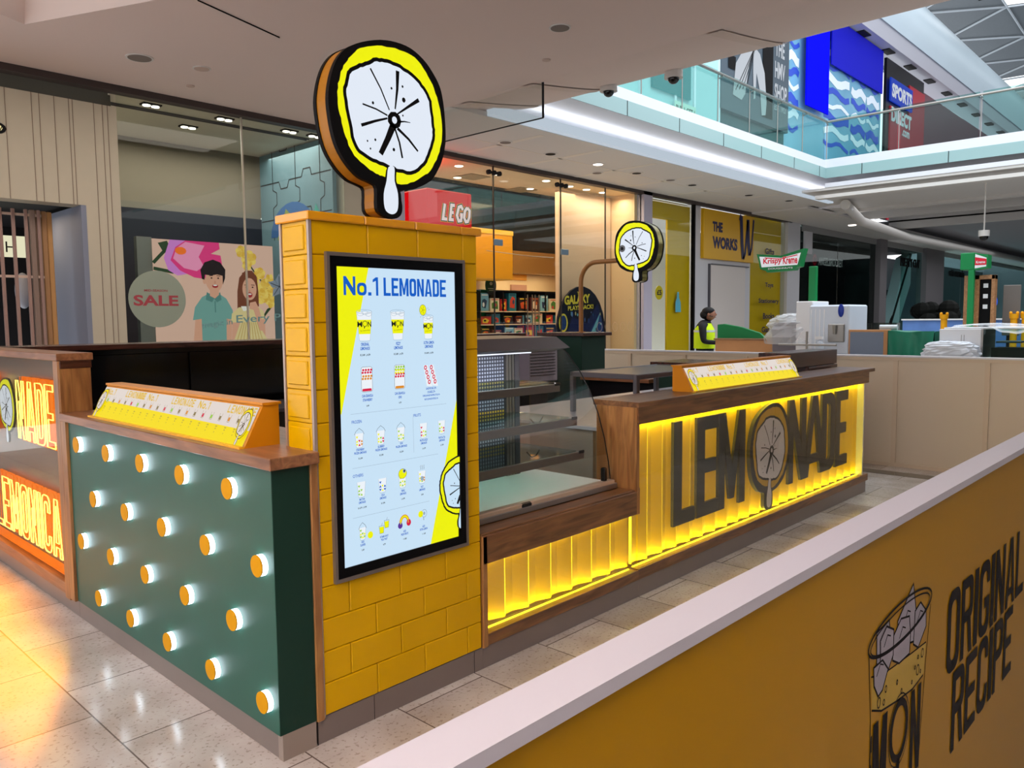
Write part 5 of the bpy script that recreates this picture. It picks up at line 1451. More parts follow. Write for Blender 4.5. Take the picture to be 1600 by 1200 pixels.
for z, y0, x1 in ((1.235, .36, 2.02), (1.045, .27, 2.06), (.86, .22, 2.06)):
    g = M(); g.box(CX0, min(x1, 2.0), y0, .69, z, z + .008, SHG); sh = g.build('shelf', t)
    g = M(); g.bbox(CX0, x1, y0 - .012, y0 + .012, z - .045, z - .001, mat('shelf_rail', (110, 104, 100), .3, metal=.6), .003); g.build('front_rail', sh)
    g = M(); g.bbox(x1 - .05, x1 - .005, y0 - .018, y0 - .010, z - .01, z + .006, BLACKG, .002); g.build('clip', sh)
g = M(); g.box(CX0, 1.93, .702, .72, .67, 1.43, mat('perforated_dark', (40, 42, 56), .4)); g.build('back_panel', t)
g = D((CX0, .701, .67), UX, UZ, .001)
for i in range(41):
    for j in range(36):
        zz = .01 + j * .021
        c = mat('perf_yellow', (196, 160, 40), .5) if (.13 < zz < .18 or .34 < zz < .40 or .53 < zz < .575) else mat('perf_pale', (150, 156, 170), .5)
        g.rect(.02 + i * .021, zz, .032 + i * .021, zz + .012, c)
g.build('perforation', t)
g = M()
for x in (1.935, 1.960, 1.985): g.box(x, x + .018, .69, .72, .67, 1.43, STEEL)
g.box(2.01, 2.05, .69, .74, .67, 1.43, GREYM); g.build('rear_frame', t)
g = M(); g.bbox(CX0, CX1, .105, .15, .655, .685, mat('case_sill', (200, 180, 160), .3, metal=.4), .003); g.build('sill', t)
g = M(); g.bbox(1.42, 1.50, .100, .125, .66, .685, BLACKG, .008); g.build('latch', t)
g = M(); g.bbox(2.13, 2.16, .12, .15, .66, .76, BLACKG, .006); g.build('hinge_block', t)
for z, x in ((1.03, 1.93), (.84, 1.90)):
    g = M(); g.tube([(x, .5, z), (x + .04, .5, z - .035), (x + .08, .5, z - .03), (x + .11, .5, z)], .004, BLACKG, 6); g.build('cable', t)
area('case_light', (1.55, .48, 1.405), (.9, .03), 7.0, (.92, .94, 1), (0, 0.1, -1))
# ---- stainless back worktop with white cabinet
t = thing('steel_worktop', 'long pale steel worktop behind the lettered counter and pastry case', 'worktop', (3.8, 1.0, 0))
g = M(); g.bbox(2.32, 5.42, .31, 1.45, .93, .955, mat('worktop_pale', (196, 200, 212), .22, metal=.3), .004); g.build('top', t)
g = M(); g.box(2.36, 5.4, .36, 1.40, 0, .93, mat('cabinet_pale', (188, 180, 168), .45)); g.build('cabinet', t)
for x in (2.4, 3.0, 3.6):
    g = M(); g.bbox(x + .01, x + .57, 1.40, 1.415, .16, .9, mat('cabinet_pale', (188, 180, 168), .45), .004); g.build('door', t)
g = M(); g.box(2.34, 2.36, .36, 1.4, .0, .93, mat('cabinet_steel', (176, 170, 160), .3, metal=.4)); g.build('side_panel', t)
t = thing('steel_rack', 'grey steel rack standing behind the wooden counter top, left of the amber menu box', 'rack', (3.3, .6, .955))
g = M(); g.bbox(2.86, 3.95, .40, .425, 1.20, 1.235, GREYM, .004); g.bbox(2.86, 2.885, .42, .95, 1.20, 1.235, GREYM, .004); g.bbox(3.93, 3.95, .42, .95, 1.20, 1.235, GREYM, .004); g.bbox(2.86, 3.95, .93, .955, 1.20, 1.235, GREYM, .004); g.build('frame', t)
g = M(); g.box(2.88, 3.93, .42, .94, 1.222, 1.230, mat('rack_mesh', (70, 72, 80), .3, metal=.4)); g.build('shelf', t)
for x, y in ((2.86, .40), (3.92, .40), (2.86, .93), (3.92, .93)):
    g = M(); g.bbox(x, x + .04, y, y + .03, .955, 1.205, GREYM, .004); g.build('leg', t)

# ---- far end unit of the kiosk
t = thing('end_counter', 'dark wooden-topped counter across the far end of the kiosk', 'counter', (5.8, 1.6, 0))
g = M(); g.bbox(5.46, 6.12, .34, 2.0, 1.112, 1.154, WOODD, .003); g.build('raised_top', t)
g = M(); g.bbox(5.44, 6.1, 2.0, 2.90, .93, .972, WOODY, .003); g.build('lower_top', t)
g = M(); g.box(5.52, 5.98, .34, 1.98, 0, 1.112, GREEND); g.box(5.55, 5.98, 1.98, 2.86, 0, .93, DARK2); g.build('carcass', t)
b = M(); b.bbox(5.05, 6.16, .36, .62, 1.156, 1.290, WOODD, .004); b.build('raised_box', label='dark brown wooden box standing on the far end of the lettered counter', cat='box')
t = thing('corner_pillar', 'dark green square pillar with wooden cap at the far corner of the kiosk', 'pillar', (5.75, 3.2, 0))
g = M(); g.bbox(5.50, 5.93, 2.92, 3.5, 0, 1.41, GREEND, .003); g.build('body', t)
g = M(); g.bbox(5.46, 6.0, 2.87, 3.55, 1.41, 1.447, WOODD, .003); g.build('cap', t)
# small sign on bent pole
t = thing('pole_lemon_sign', 'small round lit lemon sign on a bent brown pole above the far green pillar', 'sign', (5.75, 3.1, 1.447))
SXp = 5.75
pp = [(SXp + .03, 3.15, 1.447), (SXp + .03, 3.15, 2.02)] + [(SXp + .03, 3.15 - .22 * (1 - math.cos(math.radians(a))), 2.02 + .22 * math.sin(math.radians(a))) for a in range(10, 91, 10)] + [(SXp + .03, 2.62, 2.24)]
g = M(); g.tube(pp, .026, mat('pole_brown', (150, 102, 50), .35), 14); g.cyl((SXp + .03, 3.15, 1.447), (SXp + .03, 3.15, 1.455), .05, .05, mat('pole_brown', (150, 102, 50), .35)); g.build('pole', t, smooth=True)
g = D((SXp - .02, 2.365, 2.375), UYN, UZ, .0005); g.lemon(0, 0, .277, E_LEMY, E_LEMW, BLACK, flip=True, out_depth=.02)
g.build('face', t)
g = D((SXp, 2.365, 2.375), UYN, UZ); g.poly([(-a * .273, b_ * .275) for a, b_ in LEM_O], mat('side_gold', (150, 140, 80), .25, metal=.5), .09); g.build('side_band', t)
g = D((SXp + .09, 2.365, 2.375), UYN, UZ); g.poly([(-a * .277, b_ * .277) for a, b_ in LEM_O], BLACK, .02); g.build('back_plate', t)
g = M(); g.cyl((SXp - .03, 2.535, 2.36), (SXp - .024, 2.535, 2.36), .038, .038, mat('cap_grey', (110, 112, 116), .3, metal=.5), 20); g.cyl((SXp - .034, 2.535, 2.36), (SXp - .03, 2.535, 2.36), .018, .018, DARK, 14); g.build('fixing_cap', t)

# ---- back counter and dark machines
t = thing('back_counter', 'long dark counter with walnut top closing the back of the kiosk', 'counter', (3, 4.3, 0))
g = M(); g.bbox(.168, 5.6, 3.85, 4.35, 1.40, 1.44, WOODD, .003); g.build('countertop', t)
g = M(); g.box(.17, 5.5, 3.95, 4.3, 0, 1.40, BLACKG); g.build('carcass', t)
for i in range(5):
    g = M(); g.bbox(.55 + i * .97, 1.50 + i * .97, 3.93, 3.95, .72, 1.36, BLACKG, .004); g.build('door', t)
    g = M(); g.bbox(.55 + i * .97, 1.50 + i * .97, 3.93, 3.95, .10, .70, BLACKG, .004); g.build('drawer', t)
t = thing('undercounter_fridge', 'black fridge counter inside the kiosk behind the left menu light box', 'fridge', (1.4, 2.7, 0))
g = M(); g.bbox(.9, 5.0, 3.0, 3.6, 0, .9, BLACKG, .005); g.build('body', t)
g = M(); g.bbox(.9, 5.0, 2.97, 3.62, .9, .93, mat('fridge_top', (60, 58, 62), .3), .004); g.build('top', t)
b = M(); b.bbox(.45, .70, .22, 1.9, .1, .98, mat('grey_cabinet', (104, 98, 100), .5), .005); b.build('grey_cabinet', label='plain grey cabinet behind the lamp counter, left of the tiled tower', cat='cabinet')
t = thing('ice_machine', 'pale lilac-grey ice machine with vent slots seen through the pastry case', 'machine', (4.3, 2.6, .93))
g = M(); g.bbox(4.4, 5.2, 3.02, 3.55, .93, 1.36, mat('machine_lilac', (150, 142, 156), .4), .01); g.build('body', t)
g = M()
for q in range(9): g.box(4.75, 5.15, 3.012, 3.02, 1.0 + q * .032, 1.008 + q * .032, DARK)
g.build('vent_slots', t)
g = M(); g.bbox(4.42, 4.72, 3.005, 3.02, .96, 1.33, mat('machine_lilac2', (136, 128, 144), .4), .004); g.build('front_door', t)

# ---- neon wall (left)
t = thing('neon_counter', 'tall wooden-framed glass counter with glowing neon lettering, far left', 'counter', (.1, 3.4, 0))
g = M(); g.bbox(-.02, .165, 2.15, 4.8, 1.402, 1.442, WOODY, .003); g.build('countertop', t)
g = M(); g.bbox(-.014, .02, 2.085, 2.16, .095, 1.085, WOODZ, .002); g.bbox(-.014, .02, 2.16, 2.235, .085, 1.402, WOODZ, .002); g.bbox(-.01, .150, 2.150, 2.165, 1.085, 1.402, WOODZ, .002); g.build('corner_post', t)
g = M(); g.bbox(-.005, .155, 2.146, 2.155, 1.36, 1.402, WOODD, .002); g.build('rail', t)
g = M(); g.bbox(-.008, .03, 2.2, 5.0, .10, .165, WOODY, .002); g.build('base_rail', t)
NB = mat('neon_back', (150, 140, 134), .25)
g = M(); g.box(.10, .14, 2.2, 4.8, .12, 1.40, NB); g.build('back_panel', t)
g = M(); g.box(.012, .016, 2.235, 5.0, .165, 1.40, GLN); g.build('glass_pane', t)
g = M(); g.box(.03, .09, 2.24, 5.0, .168, .176, E_NEONO); g.build('glow_strip', t)
skirt(t, [(.012, .15, 2.1, 5.0, 0, .10)])
def inset(loop, d):
    n = len(loop); out = []
    A = sum(loop[i][0] * loop[(i + 1) % n][1] - loop[(i + 1) % n][0] * loop[i][1] for i in range(n))
    s = 1 if A > 0 else -1
    for i in range(n):
        a, b_, c = Vector(loop[i - 1]), Vector(loop[i]), Vector(loop[(i + 1) % n])
        d1 = (b_ - a); d2 = (c - b_)
        if d1.length < 1e-6 or d2.length < 1e-6: continue
        d1.normalize(); d2.normalize()
        n1 = Vector((-d1.y, d1.x)) * s; n2 = Vector((-d2.y, d2.x)) * s
        m = n1 + n2
        if m.length < 1e-3: m = n1
        m.normalize(); k_ = d / max(.5, m.dot(n1))
        out.append(tuple(b_ + m * k_))
    return out
def neon_word(word, ystart, yend, z0, z1, gap=.12):
    tot = sum(LW.get(c, 1) for c in word) + gap * (len(word) - 1)
    u = (ystart - yend) / tot; y = ystart; Hh = z1 - z0
    for c in word:
        Wd = LW.get(c, 1) * u
        tt = min(.055, Wd * .40)
        g = D((.042, y, z0), UYN, UZ)
        for loops in letter(c, Wd, Hh, tt, .05):
            for li, lp in enumerate(loops):
                path = inset(lp, .007 if li == 0 else -.005)
                g.tube([g.P(a, b_, .012) for a, b_ in path], .0036, E_NEON, 6, closed=True)
                if c != 'I' and li == 0:
                    path = inset(lp, -.012)
                    g.tube([g.P(a, b_, -.016) for a, b_ in path], .0026, E_NEONO, 5, closed=True)
        nl = g.build('neon_letter', t)
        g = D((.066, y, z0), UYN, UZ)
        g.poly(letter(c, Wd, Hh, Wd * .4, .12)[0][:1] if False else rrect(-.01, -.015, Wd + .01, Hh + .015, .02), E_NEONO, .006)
        g.build('letter_backing', nl)  # plate emits orange, standing for neon light falling on it
        y -= Wd + gap * u
neon_word('LEM', 4.55, 3.72, .885, 1.262)
neon_word('NADE', 3.11, 2.40, .885, 1.262)
neon_word('LEMONICA', 3.72, 2.385, .245, .60)
g = D((.045, 3.40, 1.08), UYN, UZ, .0006); g.lemon(0, 0, .185, E_LEMY, E_LEMW, mat('neon_lemon_line', (90, 80, 60), emit=.5), out_depth=.01, thin=True); g.build('lemon_light', t)
area('neon_orange_spill', (-.02, 3.3, .6), (1.6, .8), 85, (1, .30, .0), (-1, 0, -.5), 150)  # unseen light added to strengthen the neon glow on the floor

# ================================================================ HOARDINGS
t = thing('yellow_hoarding', 'yellow foreground hoarding with white cap and printed lemonade cup', 'hoarding', (2, -2.0, 0))
hy = lambda x: -1.978 - .0095 * x
g = M(); g.prism([(-1.6, hy(-1.6)), (-1.6, hy(-1.6) + .012), (7.3, hy(7.3) + .012), (7.3, hy(7.3))], 2, 0, 1.172, HOARDY); g.build('panel', t)
g = M(); g.prism([(-1.6, hy(-1.6) - .012), (7.3, hy(7.3) - .012), (7.3, -1.972), (-1.6, -1.911)], 2, 1.172, 1.190, mat('hoarding_cap_white', (182, 184, 196), .4)); g.build('cap', t)
g = M(); g.prism([(-1.6, -1.925), (-1.6, -1.915), (7.3, -1.975), (7.3, -1.985)], 2, 0, 1.172, mat('hoarding_back_white', (190, 186, 184), .5)); g.build('back_board', t)
LN = mat('print_line', (14, 9, 12), .6, spec=.1); ICE = mat('print_ice', (150, 148, 160), .5); LIQ = mat('print_liquid', (178, 150, 50), .5)
u_ = Vector((1, -.0095, 0)).normalized()
g = D((0, -1.9785, 0), tuple(u_), UZ, .0001)
g.poly([(.178, .885), (.30, .862), (.42, .852), (.529, .846), (.520, .775), (.44, .765), (.34, .775), (.24, .790), (.183, .812)], LIQ); g.up()
g.line([(.160, .93), (.178, .79), (.190, .30), (.20, .05)], .0035, LN); g.line([(.556, .93), (.532, .80), (.505, .60), (.47, .05)], .0035, LN)
g.line([(.183, .812), (.24, .790), (.34, .775), (.44, .765), (.515, .772)], .0045, LN)
g.line([(.175, .884), (.24, .868), (.30, .862), (.42, .853), (.53, .846)], .0035, LN); g.up()
for pts in ([(.200, .968), (.272, .973), (.285, .92), (.279, .872), (.245, .86), (.204, .902)], [(.325, .955), (.423, 1.012), (.452, .93), (.445, .875), (.36, .89), (.33, .92)], [(.440, .945), (.478, .955), (.520, .925), (.524, .886), (.47, .852), (.435, .87)], [(.298, .93), (.345, .955), (.40, .945), (.412, .90), (.408, .858), (.34, .858), (.298, .878)], [(.22, .945), (.255, .965), (.30, .945), (.30, .89), (.27, .865), (.225, .878)], [(.185, .90), (.235, .90), (.27, .87), (.24, .835), (.215, .83), (.19, .86)]):
    g.poly(pts, ICE); g.up(); g.line(pts, .0045, LN, closed=True)
    cx = sum(p[0] for p in pts) / len(pts); cz = sum(p[1] for p in pts) / len(pts)
    g.line([(cx - .02, cz + .01), (cx, cz + .03), (cx + .02, cz + .022)], .003, LN); g.up()
rim = [(a, b_ + (a - .355) * .02) for a, b_ in arc(.355, .948, .203, .044, 0, 352, 40)]
g.line(rim, .0055, LN, closed=True); rim = [(a, b_ + (a - .355) * .02) for a, b_ in arc(.355, .944, .190, .036, 0, 352, 40)]; g.line(rim, .0035, LN, closed=True); g.up()
for a, b_, r in ((.50, .83, .010), (.47, .80, .012), (.45, .812, .004), (.33, .82, .005), (.36, .79, .005), (.26, .83, .007), (.25, .805, .006), (.22, .815, .011), (.47, .83, .004), (.43, .785, .004), (.49, .79, .004)): g.line(arc(a, b_, r * .8, r, 0, 330, 9), .003, LN, closed=True)
g.block('M', .192, .565, .275, .778, .026, LN); g.text('E', .178, .60, .186, .76, LN, .04)
g.block('N', .430, .56, .500, .762, .022, LN)
g.line([(a, b_) for a, b_ in arc(.352, .705, .052, .062, 0, 345, 24)], .017, LN, closed=True); g.line(arc(.352, .705, .068, .080, 0, 345, 24), .003, LN, closed=True); g.line([(.352, .64), (.348, .60), (.350, .565)], .020, LN)
g.text('by Lemonica', .25, .47, .49, .53, LN, .02)
g.block('ORIGINAL', .700, .700, 1.560, .915, .030, LN, .13); g.block('RECIPE', .765, .475, 1.430, .690, .030, LN, .13)
g.build('printed_artwork', t)
b = M(); b.box(6.9, 7.1, -1.9, 4.5, .0, .002, mat('dark_floor_strip', (78, 74, 66), .15)); b.build('floor_inlay', label='dark stone strip in the floor in front of the beige hoarding', cat='floor strip')

t = thing('beige_hoarding', 'long panelled beige hoarding with white cap beyond the kiosk', 'hoarding', (7.4, 1, 0))
g = M(); g.box(7.41, 7.45, -4.5, 4.4, 0, 1.165, BEIGE); g.build('panel', t)
g = M(); g.box(7.385, 7.47, -4.5, 4.4, 1.165, 1.183, mat('cap_pale', (214, 216, 224), .35)); g.build('cap', t)
for y in (-3.2, -2.4, -1.52, -.66, .19, 1.04, 1.888, 2.73, 3.57, 4.35):
    g = M(); g.box(7.393, 7.41, y, y + .045, .04, 1.13, mat('beige_batten', (204, 188, 166), .55)); g.build('batten', t)
g = M(); g.box(7.395, 7.41, -4.5, 4.4, 1.13, 1.165, mat('beige_batten', (204, 188, 166), .55)); g.box(7.395, 7.41, -4.5, 4.4, 0, .04, mat('beige_batten', (204, 188, 166), .55)); g.build('rail', t)

def plastic():
    m = bpy.data.materials.new('plastic_wrap'); m.use_nodes = True
    nt = m.node_tree; b_ = nt.nodes['Principled BSDF']
    b_.inputs['Base Color'].default_value = (.85, .88, .92, 1); b_.inputs['Roughness'].default_value = .2
    tr = nt.nodes.new('ShaderNodeBsdfTransparent'); mx = nt.nodes.new('ShaderNodeMixShader'); mx.inputs[0].default_value = .36
    nt.links.new(tr.outputs[0], mx.inputs[1]); nt.links.new(b_.outputs[0], mx.inputs[2])
    nt.links.new(mx.outputs[0], nt.nodes['Material Output'].inputs['Surface'])
    return m


# ================================================================ DOUGHNUT KIOSK BEHIND
KG = mat('kiosk_green', (10, 124, 66), .4); KW = mat('kiosk_white', (224, 226, 230), .4); KR = mat('kiosk_red', (206, 24, 52), .4)
PLASTIC = plastic()
b = M(); b.prism([(3.72, 0), (3.72, 1.49), (3.6, 1.50), (3.3, 1.45), (3.0, 1.36), (2.86, 1.24), (2.86, 0)], 0, 10.02, 10.08, KG); b.build('green_screen', bevel=.01, label='green curved-top panel beside the person in the yellow vest', cat='panel')
t = thing('wooden_counter', 'plain oak-faced counter box in front of the green panel', 'counter', (10, 3, 0))
g = M(); g.bbox(9.85, 10.0, 2.36, 3.66, 0, 1.26, mat('kiosk_oak', (190, 138, 92), .5, noise=.18, nscale=3), .005); g.build('front', t)
g = M(); g.bbox(9.83, 10.01, 2.34, 3.68, 1.25, 1.275, WOODY, .003); g.build('top', t)
t = thing('doughnut_sign', 'green bow-tie shaped sign with red script on white, on a green pole', 'sign', (10, 2.5, 0))
bt = [(-.38, .07), (-.30, .0), (-.25, -.15), (.27, -.13), (.34, .0), (.40, .15), (.30, .14), (0, .08), (-.34, .10)]
bt = [(-.37, .13), (-.33, .0), (-.31, -.10), (-.22, -.13), (-.2, -.155), (.22, -.14), (.24, -.11), (.31, -.09), (.33, .02), (.37, .17), (.02, .085)]
g = D((9.98, 2.68, 2.43), UYN, UZ, .002); g.poly(bt, KG, .14); g.build('frame', t)
g = D((9.978, 2.68, 2.43), UYN, UZ, .002)
g.poly([(-.325, .09), (-.285, -.075), (.27, -.065), (.32, .11), (.02, .05)], mat('sign_face_white', (226, 228, 232), emit=.85)); g.up()
g.text('Krispy', -.26, -.05, .03, .055, mat('sign_face_red', (206, 20, 48), emit=.8), .03); g.text('Kreme', .05, -.045, .27, .07, mat('sign_face_red', (206, 20, 48), emit=.8), .03)
g.line([(-.24, .065), (.0, .035), (.27, .08)], .014, mat('sign_face_red', (206, 20, 48), emit=.8)); g.text('DOUGHNUTS', -.18, -.115, .20, -.09, KW, .02)
g.build('sign_face', t)
g = M(); g.bbox(10.10, 10.18, 2.18, 2.29, 0, 2.34, KG, .008); g.build('pole', t)

def crumple(cx, cy, z0, rx, ry, h, seed, m_, name, label, cat):
    rnd = random.Random(seed)
    off = [[rnd.uniform(-.18, .18) for _ in range(29)] for _ in range(13)]
    def f(u, v):
        a = u * 2 * math.pi; i = int(round(u * 28)) % 28; j = int(round(v * 12))
        k = 1 + off[j][i] * .55
        return (cx + rx * math.cos(a) * math.cos(v * math.pi / 2) ** .45 * k, cy + ry * math.sin(a) * math.cos(v * math.pi / 2) ** .45 * k, z0 + h * math.sin(v * math.pi / 2) ** .7 * (1 + off[j][(i * 3) % 28] * .25))
    g = M(); g.grid(f, 28, 12, m_)
    return g.build(name, smooth=False, label=label, cat=cat)
t = thing('wrapped_machine', 'dark machine on the counter under clear plastic wrap', 'machine', (9.9, 2.2, 1.0))
g = M(); g.bbox(9.75, 10.09, 2.30, 2.68, 1.08, 1.52, mat('machine_dark', (110, 104, 112), .4), .02); g.build('body', t)
crumple(9.95, 2.32, 1.2, .36, .52, .44, 4, PLASTIC, 'plastic_cover', 'crumpled clear plastic sheet over the machine below the doughnut sign', 'plastic sheet')
t = thing('drinks_machine', 'tall white drinks machine with blue badge and steel tap', 'machine', (9.6, 1.7, .6))
g = M(); g.bbox(9.5, 10.2, 1.47, 2.02, 1.08, 1.76, mat('machine_white', (206, 216, 230), .35), .02); g.build('body', t)
g = M(); g.bbox(9.62, 10.2, 2.02, 2.26, 1.08, 1.82, KW, .01); g.build('side_tower', t)
g = M(); g.bbox(9.46, 9.5, 1.52, 1.74, 1.25, 1.5, STEEL, .01); g.cyl((9.44, 1.64, 1.48), (9.44, 1.64, 1.36), .03, .02, STEEL); g.build('tap_plate', t)
g = M(); g.ellipsoid((9.495, 1.58, 1.68), (.012, .04, .09), mat('badge_blue', (20, 50, 150), .3), 12, 8); g.build('badge', t, smooth=True)
g = M()
for y in (1.8, 1.86, 1.92, 1.98): g.box(9.492, 9.5, y, y + .012, 1.1, 1.7, mat('rib_white', (230, 234, 240), .3))
g.build('rib', t)
t = thing('spray_bottle', 'small white spray bottle beside the white drinks machine', 'bottle', (9.3, 1.78, 1.1))
g = M(); g.cyl((9.3, 1.78, 1.08), (9.3, 1.78, 1.25), .05, .045, mat('bottle_pale', (196, 206, 220), .4)); g.cyl((9.3, 1.78, 1.25), (9.3, 1.78, 1.29), .04, .015, mat('bottle_pale', (196, 206, 220), .4)); g.build('body', t, smooth=True)
g = M(); g.box(9.27, 9.33, 1.74, 1.83, 1.29, 1.33, KW); g.build('trigger', t)
t = thing('kiosk_worktop', 'steel worktop carrying the spray bottle behind the beige hoarding', 'worktop', (9.5, 1.0, 0))
g = M(); g.bbox(9.1, 10.3, -3.2, 2.3, 1.02, 1.08, STEEL, .005); g.build('top', t)
g = M(); g.box(9.2, 10.3, -3.2, 2.3, 0, 1.02, KG); g.build('base', t)
t = thing('notice_panel', 'oak-framed slate grey panel right of the white drinks machine', 'panel', (9.5, 1.2, 1.08))
g = M(); g.bbox(9.5, 9.55, .94, 1.47, 1.08, 1.42, mat('kiosk_oak', (190, 138, 92), .5), .004); g.build('frame', t)
g = M(); g.box(9.495, 9.5, 1.02, 1.45, 1.08, 1.39, mat('slate_panel', (112, 124, 144), .4)); g.build('panel', t)
b = M(); b.cyl((9.15, 1.5, 1.22), (9.15, 2.3, 1.22), .015, .015, STEEL); b.cyl((9.15, 1.9, 1.08), (9.15, 1.9, 1.4), .015, .015, STEEL); b.build('guard_rail', label='thin steel guard rail in front of the white drinks machine', cat='rail')
# green tarpaulin cover
def tarp(u, v):
    y = .95 - .56 * u
    w = .012 * math.sin(u * 23) + .02 * math.sin(u * 9 + v * 3)
    if v < .75: return (9.44 + w * (1 - v) - .03 * (1 - v / .75), y + .03 * (u - .5) * (1 - v), 1.08 + .33 * v / .75 - .015 * math.sin(u * math.pi))
    k = (v - .75) / .25
    return (9.44 + .5 * k, y, 1.41 + .004 * math.sin(u * 11 + k * 4) - .015 * math.sin(u * math.pi))
t = thing('covered_case', 'cabinet under a creased dark green cover', 'covered cabinet', (9.6, .7, 1.08))
g = M(); g.grid(tarp, 40, 16, mat('tarp_green', (14, 112, 88), .42, noise=.1, nscale=6)); g.add([(9.44, .95, 1.08), (9.44, .95, 1.4), (9.94, .95, 1.4), (9.94, .95, 1.08)], [(0, 1, 2, 3)], mat('tarp_green', (14, 112, 88), .42)); g.add([(9.44, .39, 1.08), (9.44, .39, 1.4), (9.94, .39, 1.4), (9.94, .39, 1.08)], [(0, 1, 2, 3)], mat('tarp_green', (14, 112, 88), .42)); g.build('cover', t, smooth=True)
g = M(); g.box(9.47, 9.9, .42, .92, 1.08, 1.38, DARK); g.build('cabinet', t)
b = M(); b.tube([(9.6, .88, 1.45), (9.6, 1.10, 1.45)], .035, mat('roll_clear', (196, 206, 214), .2), 10); b.build('plastic_roll', label='small roll of clear film on top of the green cover', cat='roll')
t = thing('glass_display', 'white-fronted doughnut display partly under clear plastic', 'display case', (9.6, -.1, 1.08))
g = M(); g.bbox(9.45, 9.5, -.12, .34, 1.08, 1.43, KW, .004); g.build('front', t)
g = M(); g.box(9.5, 10.1, -.60, .3, 1.43, 1.45, KW); g.box(9.46, 10.1, -.14, -.12, 1.08, 1.43, STEEL); g.build('frame', t)
g = M(); g.box(9.47, 9.475, -.58, -.14, 1.08, 1.43, GLG); g.build('glass_pane', t)
g = M(); g.box(9.6, 10.0, -.55, -.2, 1.08, 1.2, DARK); g.box(9.6, 10.0, -.5, -.25, 1.26, 1.28, GREYM); g.build('rack', t)
g = M(); g.box(9.445, 9.45, .06, .065, 1.2, 1.36, STEEL); g.box(9.445, 9.45, .09, .095, 1.2, 1.36, STEEL); g.build('handle', t)
def sheet(u, v):
    y = .22 - .85 * u
    return (9.42 + .5 * (1 - v) + .015 * math.sin(u * 31 + v * 9), y + .01 * math.sin(v * 17), 1.47 + .025 * math.sin(u * math.pi) + .006 * math.sin(u * 27 + v * 13) - (0 if v < .6 else (v - .6) * (.22 * max(0, math.sin((u - .45) * 5)) + .05)))
b = M(); b.grid(sheet, 44, 14, PLASTIC); b.build('plastic_cover', label='clear plastic sheet draped over the white doughnut display', cat='plastic sheet')
crumple(9.35, .18, 1.08, .12, .32, .20, 8, mat('white_cloth', (206, 212, 222), .6), 'cloth_bundle', 'crumpled white cloth heaped between the green cover and the white display', 'cloth')
t = thing('white_counter', 'low white counter shelf at the right edge behind the beige hoarding', 'counter', (9.4, -1.2, 1.08))
g = M(); g.bbox(9.3, 9.9, -1.4, -.62, 1.08, 1.27, KW, .01); g.build('body', t)

# things further down the mall
for y, lb in ((1.975, 'the left one'), (.775, 'the right one, near the grey sign'), (.59, 'at the right picture edge')):
    t = thing('yellow_post', 'yellow post with small bear-eared top, ' + lb, 'post', (16, y, 0))
    g = M(); g.cyl((16, y, .0), (16, y, 1.55), .06, .06, YPAINT, 16); g.build('tube', t, smooth=True)
    g = M(); g.cyl((16, y, 1.53), (16, y, 1.62), .075, .085, YPAINT, 16)
    for s in (-1, 1): g.ellipsoid((16, y + s * .055, 1.635), (.03, .028, .03), YPAINT, 10, 6)
    g.build('head', t, smooth=True)
t = thing('blue_hoarding', 'blue printed hoarding with white cap beyond the doughnut kiosk', 'hoarding', (17, 1.8, 0))
g = M(); g.box(17, 17.05, .2, 3.05, 0, 1.50, mat('blue_print', (92, 130, 196), .5, noise=.25, nscale=3)); g.build('panel', t)
g = M(); g.box(16.97, 17.08, .2, 3.07, 1.50, 1.53, KW); g.build('cap', t)
b = M(); b.box(17.0, 17.02, 3.1, 4.2, 0, 1.45, GLD); b.build('glass_barrier', label='low clear glass barrier left of the blue hoarding', cat='barrier')
t = thing('doughnut_sign', 'green box sign with red and white face on a green post, seen end-on', 'sign', (15.5, 1.45, 0))
g = M(); g.bbox(15.5, 15.9, 1.36, 1.60, 2.46, 2.78, KG, .01); g.build('box', t)
g = D((15.495, 1.36, 2.45), UYN, UZ, .003); g.poly([(0, 0), (.22, .03), (.22, .28), (.10, .30), (0, .32)], KG, .3); g.up(); g.poly([(.01, .03), (.20, .06), (.20, .22), (.01, .30)], KW); g.up(); g.poly([(.01, .09), (.20, .09), (.20, .20), (.01, .24)], KR); g.up(); g.text('Kreme', .03, .12, .18, .17, KW, .02); g.build('sign_face', t)
g = M(); g.bbox(15.5, 15.6, 1.36, 1.46, 0, 2.46, KG, .005); g.build('post', t)
t = thing('totem', 'oak-framed black information totem behind the green post', 'totem', (15.7, 1.3, 0))
g = M(); g.bbox(15.75, 15.95, 1.06, 1.12, 0, 2.36, WOODL, .005); g.bbox(15.75, 15.95, 1.32, 1.40, 0, 2.36, WOODL, .005); g.bbox(15.75, 15.95, 1.06, 1.40, 2.28, 2.36, WOODL, .005); g.bbox(15.75, 15.9, 1.50, 1.58, 0, 2.36, WOODL, .005); g.build('frame', t)
g = M(); g.box(15.8, 15.9, 1.12, 1.32, 0, 2.28, BLACK); g.build('panel', t)
for q in range(3):
    g = D((15.795, 1.30, 1.6), UYN, UZ, .003); g.rect(.04, .12 + q * .2, .12, .2 + q * .2, KW); g.build('white_icon', t)
b = M(); b.bbox(16.2, 16.25, .72, 1.01, 1.2, 2.17, mat('totem_grey', (104, 98, 94), .6), .01); b.box(16.21, 16.24, .8, .93, 0, 1.2, DARK); b.build('grey_sign_panel', label='plain taupe grey upright panel at the right picture edge', cat='panel')
t = thing('tree_box', 'dark planter bush silhouette beside the wide grey column', 'plant', (30, 6.0, 0))
random.seed(4)
g = M()
